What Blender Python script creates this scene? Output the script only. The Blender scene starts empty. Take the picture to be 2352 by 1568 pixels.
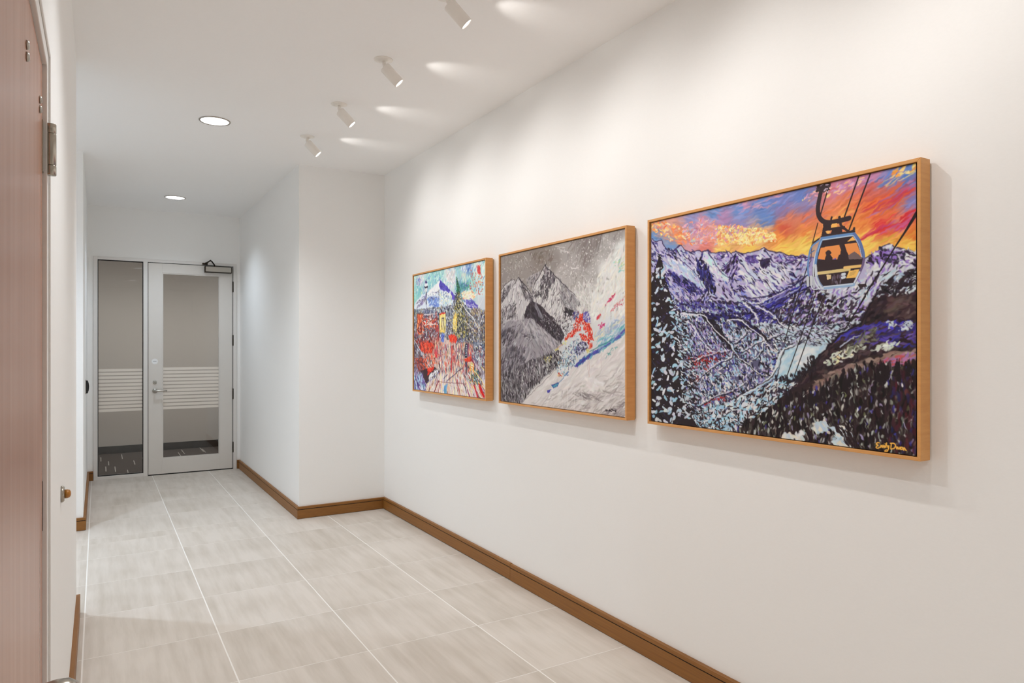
import bpy, bmesh, math, random
import numpy as np
from mathutils import Vector, Matrix

# ================================================================= camera, light, exposure
scene = bpy.context.scene
COL = scene.collection
random.seed(5)

cam_data = bpy.data.cameras.new('camera')
cam = bpy.data.objects.new('camera', cam_data)
COL.objects.link(cam)
cam.location = (0.0, 0.0, 1.486)
cam.rotation_euler = (math.pi / 2, 0.0, -0.5384)
cam_data.sensor_width = 36.0
cam_data.lens = 36.0 * 1591.27 / 2352.0
cam_data.shift_y = 13.38 / 2352.0
cam_data.clip_start = 0.02
scene.camera = cam

world = bpy.data.worlds.new('world')
scene.world = world
world.use_nodes = True
world.node_tree.nodes['Background'].inputs[0].default_value = (0.9, 0.95, 1.0, 1)
world.node_tree.nodes['Background'].inputs[1].default_value = 0.15

scene.view_settings.view_transform = 'Standard'
scene.view_settings.look = 'None'
scene.view_settings.exposure = 1.14
scene.view_settings.gamma = 1.0
scene.view_settings.use_curve_mapping = False
scene.cycles.max_bounces = 12
scene.cycles.diffuse_bounces = 11
scene.cycles.caustics_reflective = False
scene.cycles.caustics_refractive = False
scene.cycles.use_denoising = True
scene.cycles.adaptive_threshold = 0.1

WARM = (1.0, 0.978, 0.96)        # picture spotlights
COOL = (0.94, 0.975, 1.0)        # recessed downlights
SPOT_W, DOWN_W, STREAK_W = 8.8, 42.0, 1.0

# ================================================================= helpers
def lin(c):
    return tuple(((v / 255) / 12.92 if v / 255 <= .04045 else ((v / 255 + .055) / 1.055) ** 2.4) for v in c[:3])

def new_mat(name):
    m = bpy.data.materials.new(name); m.use_nodes = True
    nt = m.node_tree
    return m, nt, nt.nodes['Principled BSDF']

def plain(name, rgb, rough=.5, metal=0.0, var=.0, scale=8.0, stretch=(1, 1, 1), bump=0.0, coat=0.0, rgb2=None, spec=None, det=3):
    """base colour with a procedural noise variation, stretched for grain"""
    m, nt, b = new_mat(name)
    b.inputs['Roughness'].default_value = rough
    b.inputs['Metallic'].default_value = metal
    b.inputs['Coat Weight'].default_value = coat
    if spec is not None: b.inputs['Specular IOR Level'].default_value = spec
    c1 = lin(rgb); c2 = lin(rgb2) if rgb2 else tuple(min(1, v * (1 - var)) for v in c1)
    tc = nt.nodes.new('ShaderNodeTexCoord'); mp = nt.nodes.new('ShaderNodeMapping')
    mp.inputs['Scale'].default_value = stretch
    nz = nt.nodes.new('ShaderNodeTexNoise'); nz.inputs['Scale'].default_value = scale; nz.inputs['Detail'].default_value = det
    mx = nt.nodes.new('ShaderNodeMix'); mx.data_type = 'RGBA'
    mx.inputs['A'].default_value = (*c1, 1); mx.inputs['B'].default_value = (*c2, 1)
    nt.links.new(tc.outputs['Object'], mp.inputs['Vector']); nt.links.new(mp.outputs['Vector'], nz.inputs['Vector'])
    nt.links.new(nz.outputs['Fac'], mx.inputs['Factor']); nt.links.new(mx.outputs['Result'], b.inputs['Base Color'])
    if bump > 0:
        bp = nt.nodes.new('ShaderNodeBump'); bp.inputs['Strength'].default_value = bump; bp.inputs['Distance'].default_value = .002
        nt.links.new(nz.outputs['Fac'], bp.inputs['Height']); nt.links.new(bp.outputs['Normal'], b.inputs['Normal'])
    return m

def emit(name, rgb, strength):
    m, nt, b = new_mat(name)
    b.inputs['Base Color'].default_value = (.8, .8, .8, 1)
    b.inputs['Emission Color'].default_value = (*rgb, 1)
    b.inputs['Emission Strength'].default_value = strength
    return m

M = {}
M['wall'] = plain('wall_covering', (244, 243, 241), .65, var=.03, scale=90, stretch=(1, 1, 3), det=1)
M['ceiling'] = plain('ceiling_paint', (246, 245, 244), .75, var=.02, scale=60, det=1)
M['baseboard'] = plain('stained_wood', (156, 104, 42), .5, rgb2=(118, 74, 26), scale=5, stretch=(3, .6, 26), bump=.05)
M['groove_shade'] = plain('painted_shade', (22, 12, 8), .7, var=.3)  # painted shade for the baseboard recess and floor line
M['grout'] = plain('grout', (246, 242, 236), .8, var=.05, scale=40)
M['frame_wood'] = plain('maple_frame', (226, 168, 102), .42, rgb2=(202, 140, 76), scale=6, stretch=(2, 2, 14), bump=.03)
M['black'] = plain('black_tray', (10, 9, 9), .8, var=.2)
M['canvas_side'] = plain('canvas_side', (38, 36, 44), .8, var=.3)
M['spacer'] = plain('frame_backing', (196, 168, 128), .7, var=.1)
M['door_white'] = plain('painted_metal', (222, 217, 211), .42, var=.03, scale=20)
M['jamb_white'] = plain('painted_jamb', (228, 224, 220), .5, var=.03, scale=20)
M['gasket'] = plain('black_gasket_and_gap', (16, 15, 15), .6, var=.2)  # window gaskets, and the painted dark gaps around the door leaf
M['steel'] = plain('brushed_steel', (190, 186, 178), .3, 1.0, var=.1, scale=30, stretch=(1, 1, 12))
M['nickel'] = plain('satin_nickel', (176, 168, 156), .22, 1.0, var=.06, scale=30)
M['bronze'] = plain('dark_bronze', (62, 54, 46), .4, .8, var=.2)
M['white_metal'] = plain('white_fixture', (240, 235, 228), .45, var=.03, scale=30)
M['amber'] = plain('amber_rubber', (176, 112, 20), .3, var=.25, coat=.4)
M['reader'] = plain('black_plastic', (22, 22, 24), .35, var=.2)
M['sticker'] = plain('white_sticker', (240, 240, 240), .5, var=.02)
M['sticker_print'] = plain('sticker_print', (150, 152, 156), .6, var=.2)
M['frost'] = None
M['lens'] = emit('lit_lens', (1.0, .98, .95), 3.0)
M['lens_down'] = emit('lit_downlight', (.96, .98, 1.0), 1.2)
M['beyond_wall'] = plain('beige_wall', (190, 181, 172), .7, var=.04, scale=40)
M['beyond_base'] = plain('black_base', (18, 15, 14), .5, var=.3)
M['carpet'] = plain('dark_carpet', (84, 72, 66), .95, rgb2=(50, 42, 38), scale=60, stretch=(1, 6, 1))
M['dash'] = plain('carpet_dash', (188, 180, 170), .95, var=.2)

def wood_door():
    m, nt, b = new_mat('veneer_door')
    tc = nt.nodes.new('ShaderNodeTexCoord'); mp = nt.nodes.new('ShaderNodeMapping'); mp.inputs['Scale'].default_value = (1, 9, .35)
    nz = nt.nodes.new('ShaderNodeTexNoise'); nz.inputs['Scale'].default_value = 3; nz.inputs['Detail'].default_value = 3
    rp = nt.nodes.new('ShaderNodeValToRGB')
    rp.color_ramp.elements[0].position = .15; rp.color_ramp.elements[0].color = (*lin((164, 114, 90)), 1)
    rp.color_ramp.elements[1].position = .85; rp.color_ramp.elements[1].color = (*lin((184, 136, 112)), 1)
    nt.links.new(tc.outputs['Object'], mp.inputs['Vector']); nt.links.new(mp.outputs['Vector'], nz.inputs['Vector'])
    nt.links.new(nz.outputs['Fac'], rp.inputs['Fac']); nt.links.new(rp.outputs['Color'], b.inputs['Base Color'])
    b.inputs['Roughness'].default_value = .27
    return m
M['door_wood'] = wood_door()

def tile_mat():
    m, nt, b = new_mat('porcelain_tile')
    tc = nt.nodes.new('ShaderNodeTexCoord'); oi = nt.nodes.new('ShaderNodeObjectInfo')
    mul = nt.nodes.new('ShaderNodeVectorMath'); mul.operation = 'SCALE'; mul.inputs['Scale'].default_value = 37.0
    cmb = nt.nodes.new('ShaderNodeCombineXYZ')
    for k in 'XYZ': nt.links.new(oi.outputs['Random'], cmb.inputs[k])
    nt.links.new(cmb.outputs['Vector'], mul.inputs[0])
    add = nt.nodes.new('ShaderNodeVectorMath'); add.operation = 'ADD'
    geo = nt.nodes.new('ShaderNodeNewGeometry')
    nt.links.new(geo.outputs['Position'], add.inputs[0]); nt.links.new(mul.outputs['Vector'], add.inputs[1])
    mp = nt.nodes.new('ShaderNodeMapping'); mp.inputs['Scale'].default_value = (11, 1.0, 1)
    nt.links.new(add.outputs['Vector'], mp.inputs['Vector'])
    n1 = nt.nodes.new('ShaderNodeTexNoise'); n1.inputs['Scale'].default_value = 1.6; n1.inputs['Detail'].default_value = 4; n1.inputs['Roughness'].default_value = .62
    n2 = nt.nodes.new('ShaderNodeTexNoise'); n2.inputs['Scale'].default_value = 3.0; n2.inputs['Detail'].default_value = 1
    nt.links.new(mp.outputs['Vector'], n1.inputs['Vector']); nt.links.new(add.outputs['Vector'], n2.inputs['Vector'])
    s = nt.nodes.new('ShaderNodeMath'); s.operation = 'MULTIPLY_ADD'; s.inputs[1].default_value = .55
    nt.links.new(n2.outputs['Fac'], s.inputs[0]); nt.links.new(n1.outputs['Fac'], s.inputs[2])
    s2 = nt.nodes.new('ShaderNodeMath'); s2.operation = 'MULTIPLY_ADD'; s2.inputs[1].default_value = .12
    nt.links.new(oi.outputs['Random'], s2.inputs[0]); nt.links.new(s.outputs[0], s2.inputs[2])
    rp = nt.nodes.new('ShaderNodeValToRGB')
    e = rp.color_ramp.elements
    e[0].position = .42; e[0].color = (*lin((190, 179, 165)), 1)
    e[1].position = 1.05 if False else 1.0; e[1].color = (*lin((219, 210, 200)), 1)
    nt.links.new(s2.outputs[0], rp.inputs['Fac']); nt.links.new(rp.outputs['Color'], b.inputs['Base Color'])
    b.inputs['Roughness'].default_value = .42
    return m
M['tile'] = tile_mat()

def glass_mat():
    m, nt, b = new_mat('clear_glass')
    nt.nodes.remove(b)
    out = nt.nodes['Material Output']
    tr = nt.nodes.new('ShaderNodeBsdfTransparent'); tr.inputs['Color'].default_value = (.88, .88, .87, 1)
    gl = nt.nodes.new('ShaderNodeBsdfGlossy'); gl.inputs['Roughness'].default_value = .015
    fr = nt.nodes.new('ShaderNodeFresnel'); fr.inputs['IOR'].default_value = 1.5
    mx = nt.nodes.new('ShaderNodeMixShader')
    nt.links.new(fr.outputs[0], mx.inputs[0]); nt.links.new(tr.outputs[0], mx.inputs[1]); nt.links.new(gl.outputs[0], mx.inputs[2])
    nt.links.new(mx.outputs[0], out.inputs['Surface'])
    return m
M['glass'] = glass_mat()

def frost_mat():
    m, nt, b = new_mat('frosted_film')
    out = nt.nodes['Material Output']; nt.nodes.remove(b)
    tr = nt.nodes.new('ShaderNodeBsdfTransparent')
    df = nt.nodes.new('ShaderNodeBsdfDiffuse'); df.inputs['Color'].default_value = (*lin((242, 234, 224)), 1)
    mx = nt.nodes.new('ShaderNodeMixShader'); mx.inputs[0].default_value = .8
    nt.links.new(tr.outputs[0], mx.inputs[1]); nt.links.new(df.outputs[0], mx.inputs[2]); nt.links.new(mx.outputs[0], out.inputs['Surface'])
    return m
M['frost'] = frost_mat()

# ---- mesh building
def finish(name, bm, mat, parent=None, smooth=False):
    me = bpy.data.meshes.new(name); bmesh.ops.recalc_face_normals(bm, faces=bm.faces); bm.to_mesh(me); bm.free()
    if smooth:
        for p in me.polygons: p.use_smooth = True
    o = bpy.data.objects.new(name, me); COL.objects.link(o)
    me.materials.append(M[mat] if isinstance(mat, str) else mat)
    if parent is not None:
        o.parent = parent; o.matrix_parent_inverse = parent.matrix_world.inverted()
    return o

def box_bm(x0, x1, y0, y1, z0, z1, bevel=0.0):
    bm = bmesh.new()
    bmesh.ops.create_cube(bm, size=1)
    for v in bm.verts:
        v.co = ((x0 + x1) / 2 + v.co.x * (x1 - x0), (y0 + y1) / 2 + v.co.y * (y1 - y0), (z0 + z1) / 2 + v.co.z * (z1 - z0))
    if bevel > 0: bmesh.ops.bevel(bm, geom=bm.edges[:], offset=bevel, segments=2, affect='EDGES', profile=.5)
    return bm

def box(name, x0, x1, y0, y1, z0, z1, mat, parent=None, bevel=0.0):
    return finish(name, box_bm(x0, x1, y0, y1, z0, z1, bevel), mat, parent)

def prism_bm(pts, axis, a, b):
    """polygon extruded along an axis; pts are the other two coordinates in xyz order"""
    bm = bmesh.new()
    def co(p, t):
        return {'x': (t, p[0], p[1]), 'y': (p[0], t, p[1]), 'z': (p[0], p[1], t)}[axis]
    lo = [bm.verts.new(co(p, a)) for p in pts]; hi = [bm.verts.new(co(p, b)) for p in pts]
    bm.faces.new(lo); bm.faces.new(hi[::-1]); n = len(pts)
    for i in range(n): bm.faces.new((lo[i], lo[(i + 1) % n], hi[(i + 1) % n], hi[i]))
    return bm

def lathe_bm(profile, n=32, frame=None):
    """(radius, height) profile turned about local z, placed by a 4x4 matrix; ends are capped"""
    bm = bmesh.new(); rings = []
    for r, z in profile:
        if r < 1e-6: rings.append([bm.verts.new((0, 0, z))])
        else: rings.append([bm.verts.new((r * math.cos(2 * math.pi * i / n), r * math.sin(2 * math.pi * i / n), z)) for i in range(n)])
    for a, b in zip(rings, rings[1:]):
        if len(a) == 1 and len(b) == 1: continue
        for i in range(n):
            j = (i + 1) % n
            if len(a) == 1: bm.faces.new((a[0], b[i], b[j]))
            elif len(b) == 1: bm.faces.new((a[i], a[j], b[0]))
            else: bm.faces.new((a[i], a[j], b[j], b[i]))
    if len(rings[0]) > 1: bm.faces.new(rings[0][::-1])
    if len(rings[-1]) > 1: bm.faces.new(rings[-1])
    if frame is not None: bmesh.ops.transform(bm, matrix=frame, verts=bm.verts)
    return bm

def aim(loc, d):
    """matrix with local z along d"""
    return Matrix.Translation(Vector(loc)) @ Vector(d).to_track_quat('Z', 'Y').to_matrix().to_4x4()

def tube_bm(pts, r, n=12, r2=None):
    bm = bmesh.new(); pts = [Vector(p) for p in pts]; rings = []
    r2 = r if r2 is None else r2
    for i, p in enumerate(pts):
        d = (pts[min(i + 1, len(pts) - 1)] - pts[max(i - 1, 0)]).normalized()
        q = d.to_track_quat('Z', 'Y'); rr = r + (r2 - r) * i / (len(pts) - 1)
        rings.append([bm.verts.new(p + q @ Vector((rr * math.cos(2 * math.pi * k / n), rr * math.sin(2 * math.pi * k / n), 0))) for k in range(n)])
    for a, b in zip(rings, rings[1:]):
        for k in range(n): bm.faces.new((a[k], a[(k + 1) % n], b[(k + 1) % n], b[k]))
    bm.faces.new(rings[0][::-1]); bm.faces.new(rings[-1])
    return bm

def empty(name, loc):
    o = bpy.data.objects.new(name, None); COL.objects.link(o); o.location = loc; o.empty_display_size = .05
    bpy.context.view_layer.update()
    return o

def tag(o, label=None, cat=None, group=None, kind=None):
    if label: o['label'] = label
    if cat: o['category'] = cat
    if group: o['group'] = group
    if kind: o['kind'] = kind
    return o

# ================================================================= the setting (metres; x across, y along the corridor)
XR, YS, XC, YE, H = 2.2725, 6.1084, 1.4961, 9.03, 3.073
XL, Y1, Y2 = -0.105, 4.555, 6.625
YB, XA = -3.2, -3.2

def struct(o, label):
    return tag(o, label, None, None, 'structure')

struct(box('wall_right', XR, XR + .14, YB, YS, 0, H, 'wall'), 'long white picture wall')
struct(box('wall_step', XC, XR + .14, YS, YE + .12, 0, H, 'wall'), 'white wall block that narrows the corridor')
OX0, OX1, OZ = -0.046, 1.4565, 2.503
struct(finish('wall_end', prism_bm([(XL, 0), (OX0, 0), (OX0, OZ), (OX1, OZ), (OX1, 0), (XC, 0), (XC, H), (XL, H)], 'y', YE, YE + .12), 'wall'), 'white end wall around the glass door')
DY0, DY1, DZ = .955, 1.985, 2.185
struct(finish('wall_left', prism_bm([(YB, 0), (DY0, 0), (DY0, DZ), (DY1, DZ), (DY1, 0), (Y1, 0), (Y1, H), (YB, H)], 'x', XL - .13, XL), 'wall'), 'white left wall with the wooden door')
struct(box('wall_left_far', XA, XL, Y2, YE + .12, 0, H, 'wall'), 'white left wall block beyond the side opening')
struct(box('wall_alcove_near', XA, XL - .13, Y1 - .12, Y1, 0, H, 'wall'), 'near wall of the side hall')
struct(box('wall_alcove_end', XA - .12, XA, Y1 - .12, Y2 + .12, 0, H, 'wall'), 'end wall of the side hall')
struct(box('wall_back', XL - .13, XR + .14, YB - .12, YB, 0, H, 'wall'), 'white wall behind')
struct(box('ceiling', XA - .12, XR + .14, YB - .12, YE + .12, H, H + .12, 'ceiling'), 'flat white ceiling')

# ---- tiled floor: every tile a piece of its own in a bed of pale grout
floor = struct(box('floor', XA - .12, XR + .14, YB - .12, YE + .12, -.05, -.0004, 'grout'), 'pale beige porcelain tile floor')
TX, TY, P_, J, JY = -.064, 3.274, .6013,   .0034, .0023
def tile_piece(x0, x1, y0, y1):
    if x1 - x0 < .01 or y1 - y0 < .01: return
    o = box('tile', x0, x1, y0, y1, -.012, 0, 'tile', floor)
    return o
for i in range(-6, 5):
    for j in range(-6, 11):
        x0, x1 = TX + i * P_ + J, TX + (i + 1) * P_ - J
        y0, y1 = TY + j * P_ + JY, TY + (j + 1) * P_ - JY
        # corridor, its wide part, and the side hall
        tile_piece(max(x0, XL), min(x1, XR), max(y0, -.4), min(y1, YS))
        tile_piece(max(x0, XL), min(x1, XC), max(y0, YS) if y1 > YS else 9, min(y1, YE + .03))
        tile_piece(max(x0, -2.0), min(x1, XL), max(y0, Y1), min(y1, Y2))

# ---- baseboards: stained boards; dark strips paint the shade below the cap and at the floor
BH, BT = .1043, .0187
def board(parent, p, q, nrm, ext0=0.0, ext1=0.0, lift=0.0):
    """one board along p->q (plan points on the wall face), nrm = direction into the room"""
    p = Vector((*p, 0)); q = Vector((*q, 0)); n = Vector((*nrm, 0)); d = (q - p).normalized()
    prof = [(0, 0), (BT - .005, 0), (BT - .005, .003), (BT, .003), (BT, .0782), (BT - .007, .0782), (BT - .007, .0838), (BT, .0838), (BT, BH - .0015), (BT - .0015, BH), (0, BH)]
    bm = bmesh.new(); ends = []
    for t, (pt, e) in enumerate(((p, -ext0), (q, ext1))):
        ring = []
        for a, z in prof:
            # ext = +1 runs the front out (outside corner), -1 pulls it back (inside corner)
            ring.append(bm.verts.new(pt + n * a + d * (a * e) + Vector((0, 0, z + lift))))
        ends.append(ring)
    k = len(prof)
    for i in range(k): bm.faces.new((ends[0][i], ends[0][(i + 1) % k], ends[1][(i + 1) % k], ends[1][i]))
    bm.faces.new(ends[0]); bm.faces.new(ends[1][::-1])
    o = finish('board', bm, 'baseboard', parent)
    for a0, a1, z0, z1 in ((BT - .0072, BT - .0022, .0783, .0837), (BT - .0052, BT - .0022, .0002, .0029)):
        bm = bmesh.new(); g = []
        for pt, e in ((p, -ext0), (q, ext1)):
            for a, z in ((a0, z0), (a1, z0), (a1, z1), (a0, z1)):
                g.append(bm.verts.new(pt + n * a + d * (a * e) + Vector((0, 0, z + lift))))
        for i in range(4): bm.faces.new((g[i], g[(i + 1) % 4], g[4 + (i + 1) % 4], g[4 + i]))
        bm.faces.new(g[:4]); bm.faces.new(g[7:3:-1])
        finish('shade_strip', bm, 'groove_shade', o)
    return o
def base(name, label, loc):
    return struct(empty(name, loc), label)
b = base('baseboard_right', 'brown wooden baseboard along the picture wall', (XR, 3, 0))
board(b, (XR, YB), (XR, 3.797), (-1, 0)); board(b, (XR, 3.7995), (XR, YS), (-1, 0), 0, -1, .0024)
b = base('baseboard_step', 'brown wooden baseboard around the step in the wall', (XC, YS, 0))
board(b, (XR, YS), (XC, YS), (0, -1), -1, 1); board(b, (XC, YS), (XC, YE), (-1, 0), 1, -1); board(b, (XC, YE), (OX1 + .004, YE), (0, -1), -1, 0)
b = base('baseboard_left', 'brown wooden baseboard along the left wall', (XL, 3, 0))
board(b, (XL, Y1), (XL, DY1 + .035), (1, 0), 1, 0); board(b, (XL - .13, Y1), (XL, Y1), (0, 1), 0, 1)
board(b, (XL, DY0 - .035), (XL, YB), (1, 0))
b = base('baseboard_left_far', 'brown wooden baseboard around the far left wall block', (XL, 7, 0))
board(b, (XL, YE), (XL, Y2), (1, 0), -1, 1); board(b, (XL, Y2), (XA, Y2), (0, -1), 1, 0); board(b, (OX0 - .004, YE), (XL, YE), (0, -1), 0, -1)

# ---- the room beyond the glass
YF = 11.2
struct(box('floor_beyond', -2.5, 4.2, YE + .12, YF + .1, -.05, 0, 'carpet'), 'dark carpet beyond the glass door')
bm = bmesh.new()
rnd = random.Random(3)
DASH = [(.03, 10.67), (.277, 10.80), (.08, 9.80), (1.035, 10.86), (1.29, 10.95), (.40, 10.17)] + [(rnd.uniform(-.6, 2.4), rnd.uniform(YE + .3, YF - .15)) for i in range(16)]
for x, y in DASH:
    L = rnd.uniform(.34, .46)
    t = bmesh.ops.create_cube(bm, size=1)['verts']
    for v in t: v.co = (x + v.co.x * .010, y + v.co.y * L, .0015 + v.co.z * .003)
tag(finish('carpet_dashes', bm, 'dash', bpy.data.objects['floor_beyond']), None, None, None, 'stuff')
struct(box('wall_beyond', -2.5, 4.2, YF, YF + .1, 0, 2.9, 'beyond_wall'), 'beige wall beyond the glass door')
struct(box('wall_beyond_left', -2.6, -2.5, YE + .12, YF, 0, 2.9, 'beyond_wall'), 'side wall of the room beyond')
struct(box('wall_beyond_right', 4.2, 4.3, YE + .12, YF, 0, 2.9, 'beyond_wall'), 'side wall of the room beyond')
struct(box('wall_beyond_near', XR + .14, 4.2, YE, YE + .12, 0, 2.9, 'beyond_wall'), 'near wall of the room beyond')
struct(box('ceiling_beyond', -2.6, 4.3, YE + .12, YF + .1, 2.9, 3.0, 'ceiling'), 'ceiling of the room beyond')
struct(box('baseboard_beyond', -2.5, 4.2, YF - .015, YF, 0, .103, 'beyond_base'), 'black rubber base of the beige wall')

# ---- glass door with sidelight in a painted frame
door = struct(empty('door_1', (.95, YE, 0)), 'white glazed door with frosted stripes, closer and lever')
FY0, FY1 = YE - .012, YE + .10
box('frame_jamb', OX0, -.006, FY0, FY1, 0, OZ, 'jamb_white', door, .002)
box('frame_jamb', 1.4175, OX1, FY0, FY1, 0, OZ, 'jamb_white', door, .002)
box('frame_head', -.006, 1.4175, FY0, FY1, 2.471, OZ, 'jamb_white', door, .002)
box('frame_mullion', .446, .4905, FY0, FY1, 0, 2.471, 'jamb_white', door, .002)
box('frame_sill', -.006, .446, FY0 + .004, FY1, 0, .038, 'jamb_white', door, .002)
LY0, LY1 = YE - .002, YE + .042
D0, D1, DB, DT = .4965, 1.4105, .012, 2.4645
G0, G1, GB, GT = .640, 1.2655, .186, 2.354
box('stile', D0, G0, LY0, LY1, DB, DT, 'door_white', door, .0015)
box('stile', G1, D1, LY0, LY1, DB, DT, 'door_white', door, .0015)
box('rail', G0, G1, LY0, LY1, GT, DT, 'door_white', door, .0015)
box('rail', G0, G1, LY0, LY1, DB, GB, 'door_white', door, .0015)
# black strips paint in the dark gap around the leaf
box('gap_strip', D0 - .006, D0, LY0 + .012, LY1, .004, DT, 'gasket', door)
box('gap_strip', D1, D1 + .007, LY0 + .001, LY1, .004, DT, 'gasket', door)
box('gap_strip', D0 - .006, D1 + .007, LY0 + .001, LY1, DT, DT + .0065, 'gasket', door)
box('gap_strip', D0, D1, LY0 + .002, LY1, .0005, DB, 'gasket', door)
# glazing beads
for nm, a in (('glazing_bead', (G0, G0 + .012, GB, GT)), ('glazing_bead', (G1 - .012, G1, GB, GT)), ('glazing_bead', (G0 + .012, G1 - .012, GT - .012, GT)), ('glazing_bead', (G0 + .012, G1 - .012, GB, GB + .012))):
    box(nm, a[0], a[1], LY0 + .006, LY1 - .006, a[2], a[3], 'door_white', door, .001)
pane = box('glass_pane', G0 + .008, G1 - .008, YE + .018, YE + .024, GB + .008, GT - .008, 'glass', door)
for k in range(12):
    zt = 1.250 - k * .0418
    box('frosted_band', G0 + .012, G1 - .012, YE + .0165, YE + .0178, zt - .0295, zt, 'frost', pane)
# lever set
lev = finish('lever_handle', tube_bm([(.5636, LY0 - .05, .982), (.585, LY0 - .053, .982), (.62, LY0 - .052, .982), (.655, LY0 - .05, .982), (.688, LY0 - .046, .981)], .0105, 12, .0085), 'steel', door, True)
finish('lever_rose', lathe_bm([(.027, 0), (.027, .006), (.022, .010), (.011, .012), (.0105, .052), (0, .054)], 24, aim((.5636, LY0, .982), (0, -1, 0))), 'steel', lev, True)
lk = finish('lock_cylinder', lathe_bm([(.02, 0), (.02, .008), (.016, .012), (0, .012)], 24, aim((.5636, LY0, 1.081), (0, -1, 0))), 'steel', door, True)
box('keyway', .5616, .5656, LY0 - .0135, LY0 - .011, 1.070, 1.090, 'black', lk)
st = finish('sticker', lathe_bm([(.033, 0), (.033, .0008), (0, .0008)], 28, aim((.5636, LY0, 1.3225), (0, -1, 0))), 'sticker', door)
box('sticker_print', .546, .581, LY0 - .0014, LY0 - .0006, 1.320, 1.326, 'sticker_print', st)
for z in (2.224, 1.571, .918, .268):
    hg = finish('hinge', lathe_bm([(.0085, -.061), (.0085, .061)], 12, Matrix.Translation((D1 + .004, LY0 - .006, z))), 'bronze', door, True)
    for s in (-1, 1):
        finish('hinge_tip', lathe_bm([(.0065, .0 if s > 0 else -.006), (.0065, .006 if s > 0 else 0)], 12, Matrix.Translation((D1 + .004, LY0 - .006, z + s * .061))), 'bronze', hg, True)
# closer
clo = box('closer', 1.090, 1.3945, LY0 - .058, LY0, 2.382, 2.4565, 'bronze', door, .004)
box('closer_cover', 1.102, 1.386, LY0 - .0615, LY0 - .056, 2.392, 2.4515, 'steel', clo, .001)
finish('closer_arm', tube_bm([(1.205, LY0 - .03, 2.458), (1.200, LY0 - .032, 2.478), (1.165, LY0 - .085, 2.510), (1.150, LY0 - .098, 2.517)], .008, 8), 'bronze', clo)
finish('closer_arm', tube_bm([(1.152, LY0 - .098, 2.522), (1.120, LY0 - .060, 2.500), (1.088, LY0 - .022, 2.487)], .008, 8), 'bronze', clo)
box('arm_shoe', 1.068, 1.128, FY0 - .016, FY0, 2.474, 2.496, 'bronze', clo, .003)

win = struct(empty('window_1', (.22, YE, 0)), 'narrow sidelight with frosted stripes beside the glass door')
S0, S1, SB, ST = -.006, .446, .038, 2.471
for a in ((S0, S0 + .007, SB, ST), (S1 - .007, S1, SB, ST), (S0 + .007, S1 - .007, ST - .007, ST), (S0 + .007, S1 - .007, SB, SB + .007)):
    box('gasket', a[0], a[1], YE + .004, YE + .05, a[2], a[3], 'gasket', win)
sp = box('glass_pane', S0 + .004, S1 - .004, YE + .020, YE + .026, SB + .004, ST - .004, 'glass', win)
for k in range(12):
    zt = 1.241 - k * .0412
    box('frosted_band', S0 + .008, S1 - .008, YE + .0185, YE + .0198, zt - .029, zt, 'frost', sp)

# ---- wooden door in the left wall
d2 = struct(empty('door_2', (XL, 1.46, 0)), 'brown veneered wooden door in a white frame')
DF = -.1105
leaf = box('leaf', DF - .044, DF, 1.003, 1.9215, .008, 2.134, 'door_wood', d2, .001)
JF = XL + .004
for y0, y1 in ((DY0, 1.0), (1.9245, DY1)):
    box('frame_jamb', XL - .13, JF, y0, y1, 0, DZ, 'jamb_white', d2, .002)
box('frame_head', XL - .13, JF, 1.0, 1.9245, 2.1375, DZ, 'jamb_white', d2, .002)
box('door_stop_strip', DF - .060, DF - .046, 1.0, 1.9245, 0.0, 2.1375, 'jamb_white', d2)
for y in (DY0 + .002, DY1 - .012):
    box('frame_bead', JF, JF + .004, y, y + .010, 0, DZ, 'jamb_white', d2, .0015)
box('frame_bead', JF, JF + .004, DY0 + .012, DY1 - .012, DZ - .012, DZ - .002, 'jamb_white', d2, .0015)
def knuckle_hinge(z):
    hg = box('hinge', DF - .002, DF + .0028, 1.9035, 1.9235, z - .0595, z + .0595, 'nickel', d2, .0006)
    yk, xk, r = 1.9365, DF + .0150, .0118
    for k, (a, b_) in enumerate(((-.0595, -.0375), (-.0365, .0365), (.0375, .0595))):
        finish('knuckle', lathe_bm([(r * .96, a), (r, a + .001), (r, b_ - .001), (r * .96, b_)], 20, Matrix.Translation((xk, yk, z))), 'nickel', hg, True)
    return hg
knuckle_hinge(1.946); knuckle_hinge(.24)
box('hinge_slot', DF - .004, DF + .0008, 1.9205, 1.9255, 1.064, 1.178, 'black', d2)
for y, zz in ((1.510, 2.027), (1.510, 2.006), (1.832, 2.028), (1.832, 2.007)):
    finish('bolt_head', lathe_bm([(.0085, 0), (.0085, .0025), (.006, .005), (0, .0055)], 16, aim((DF, y, zz), (1, 0, 0))), 'steel', d2, True)
kn = finish('door_knob', lathe_bm([(.009, 0), (.009, .034), (.020, .038), (.0265, .050), (.0285, .064), (.0275, .078), (.021, .088), (.010, .0915), (0, .092)], 32, aim((DF, 1.072, 1.0262), (1, 0, 0))), 'nickel', d2, True)
finish('knob_rose', lathe_bm([(.033, 0), (.033, .004), (.028, .009), (.0, .010)], 32, aim((DF, 1.072, 1.0262), (1, 0, 0))), 'nickel', kn, True)

# ================================================================= things on the walls
stop = empty('door_stop', (XL, 2.705, 1.005))
tag(stop, 'round metal wall door stop with amber rubber bumper on the left wall', 'door stop')
finish('plate', lathe_bm([(.0265, 0), (.0265, .006), (.023, .010), (0, .011)], 32, aim((XL, 2.705, 1.005), (1, 0, 0))), 'nickel', stop, True)
finish('bumper', lathe_bm([(.0145, .010), (.0145, .019), (.012, .025), (.006, .028), (0, .0285)], 24, aim((XL, 2.705, 1.005), (1, 0, 0))), 'amber', stop, True)

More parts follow.
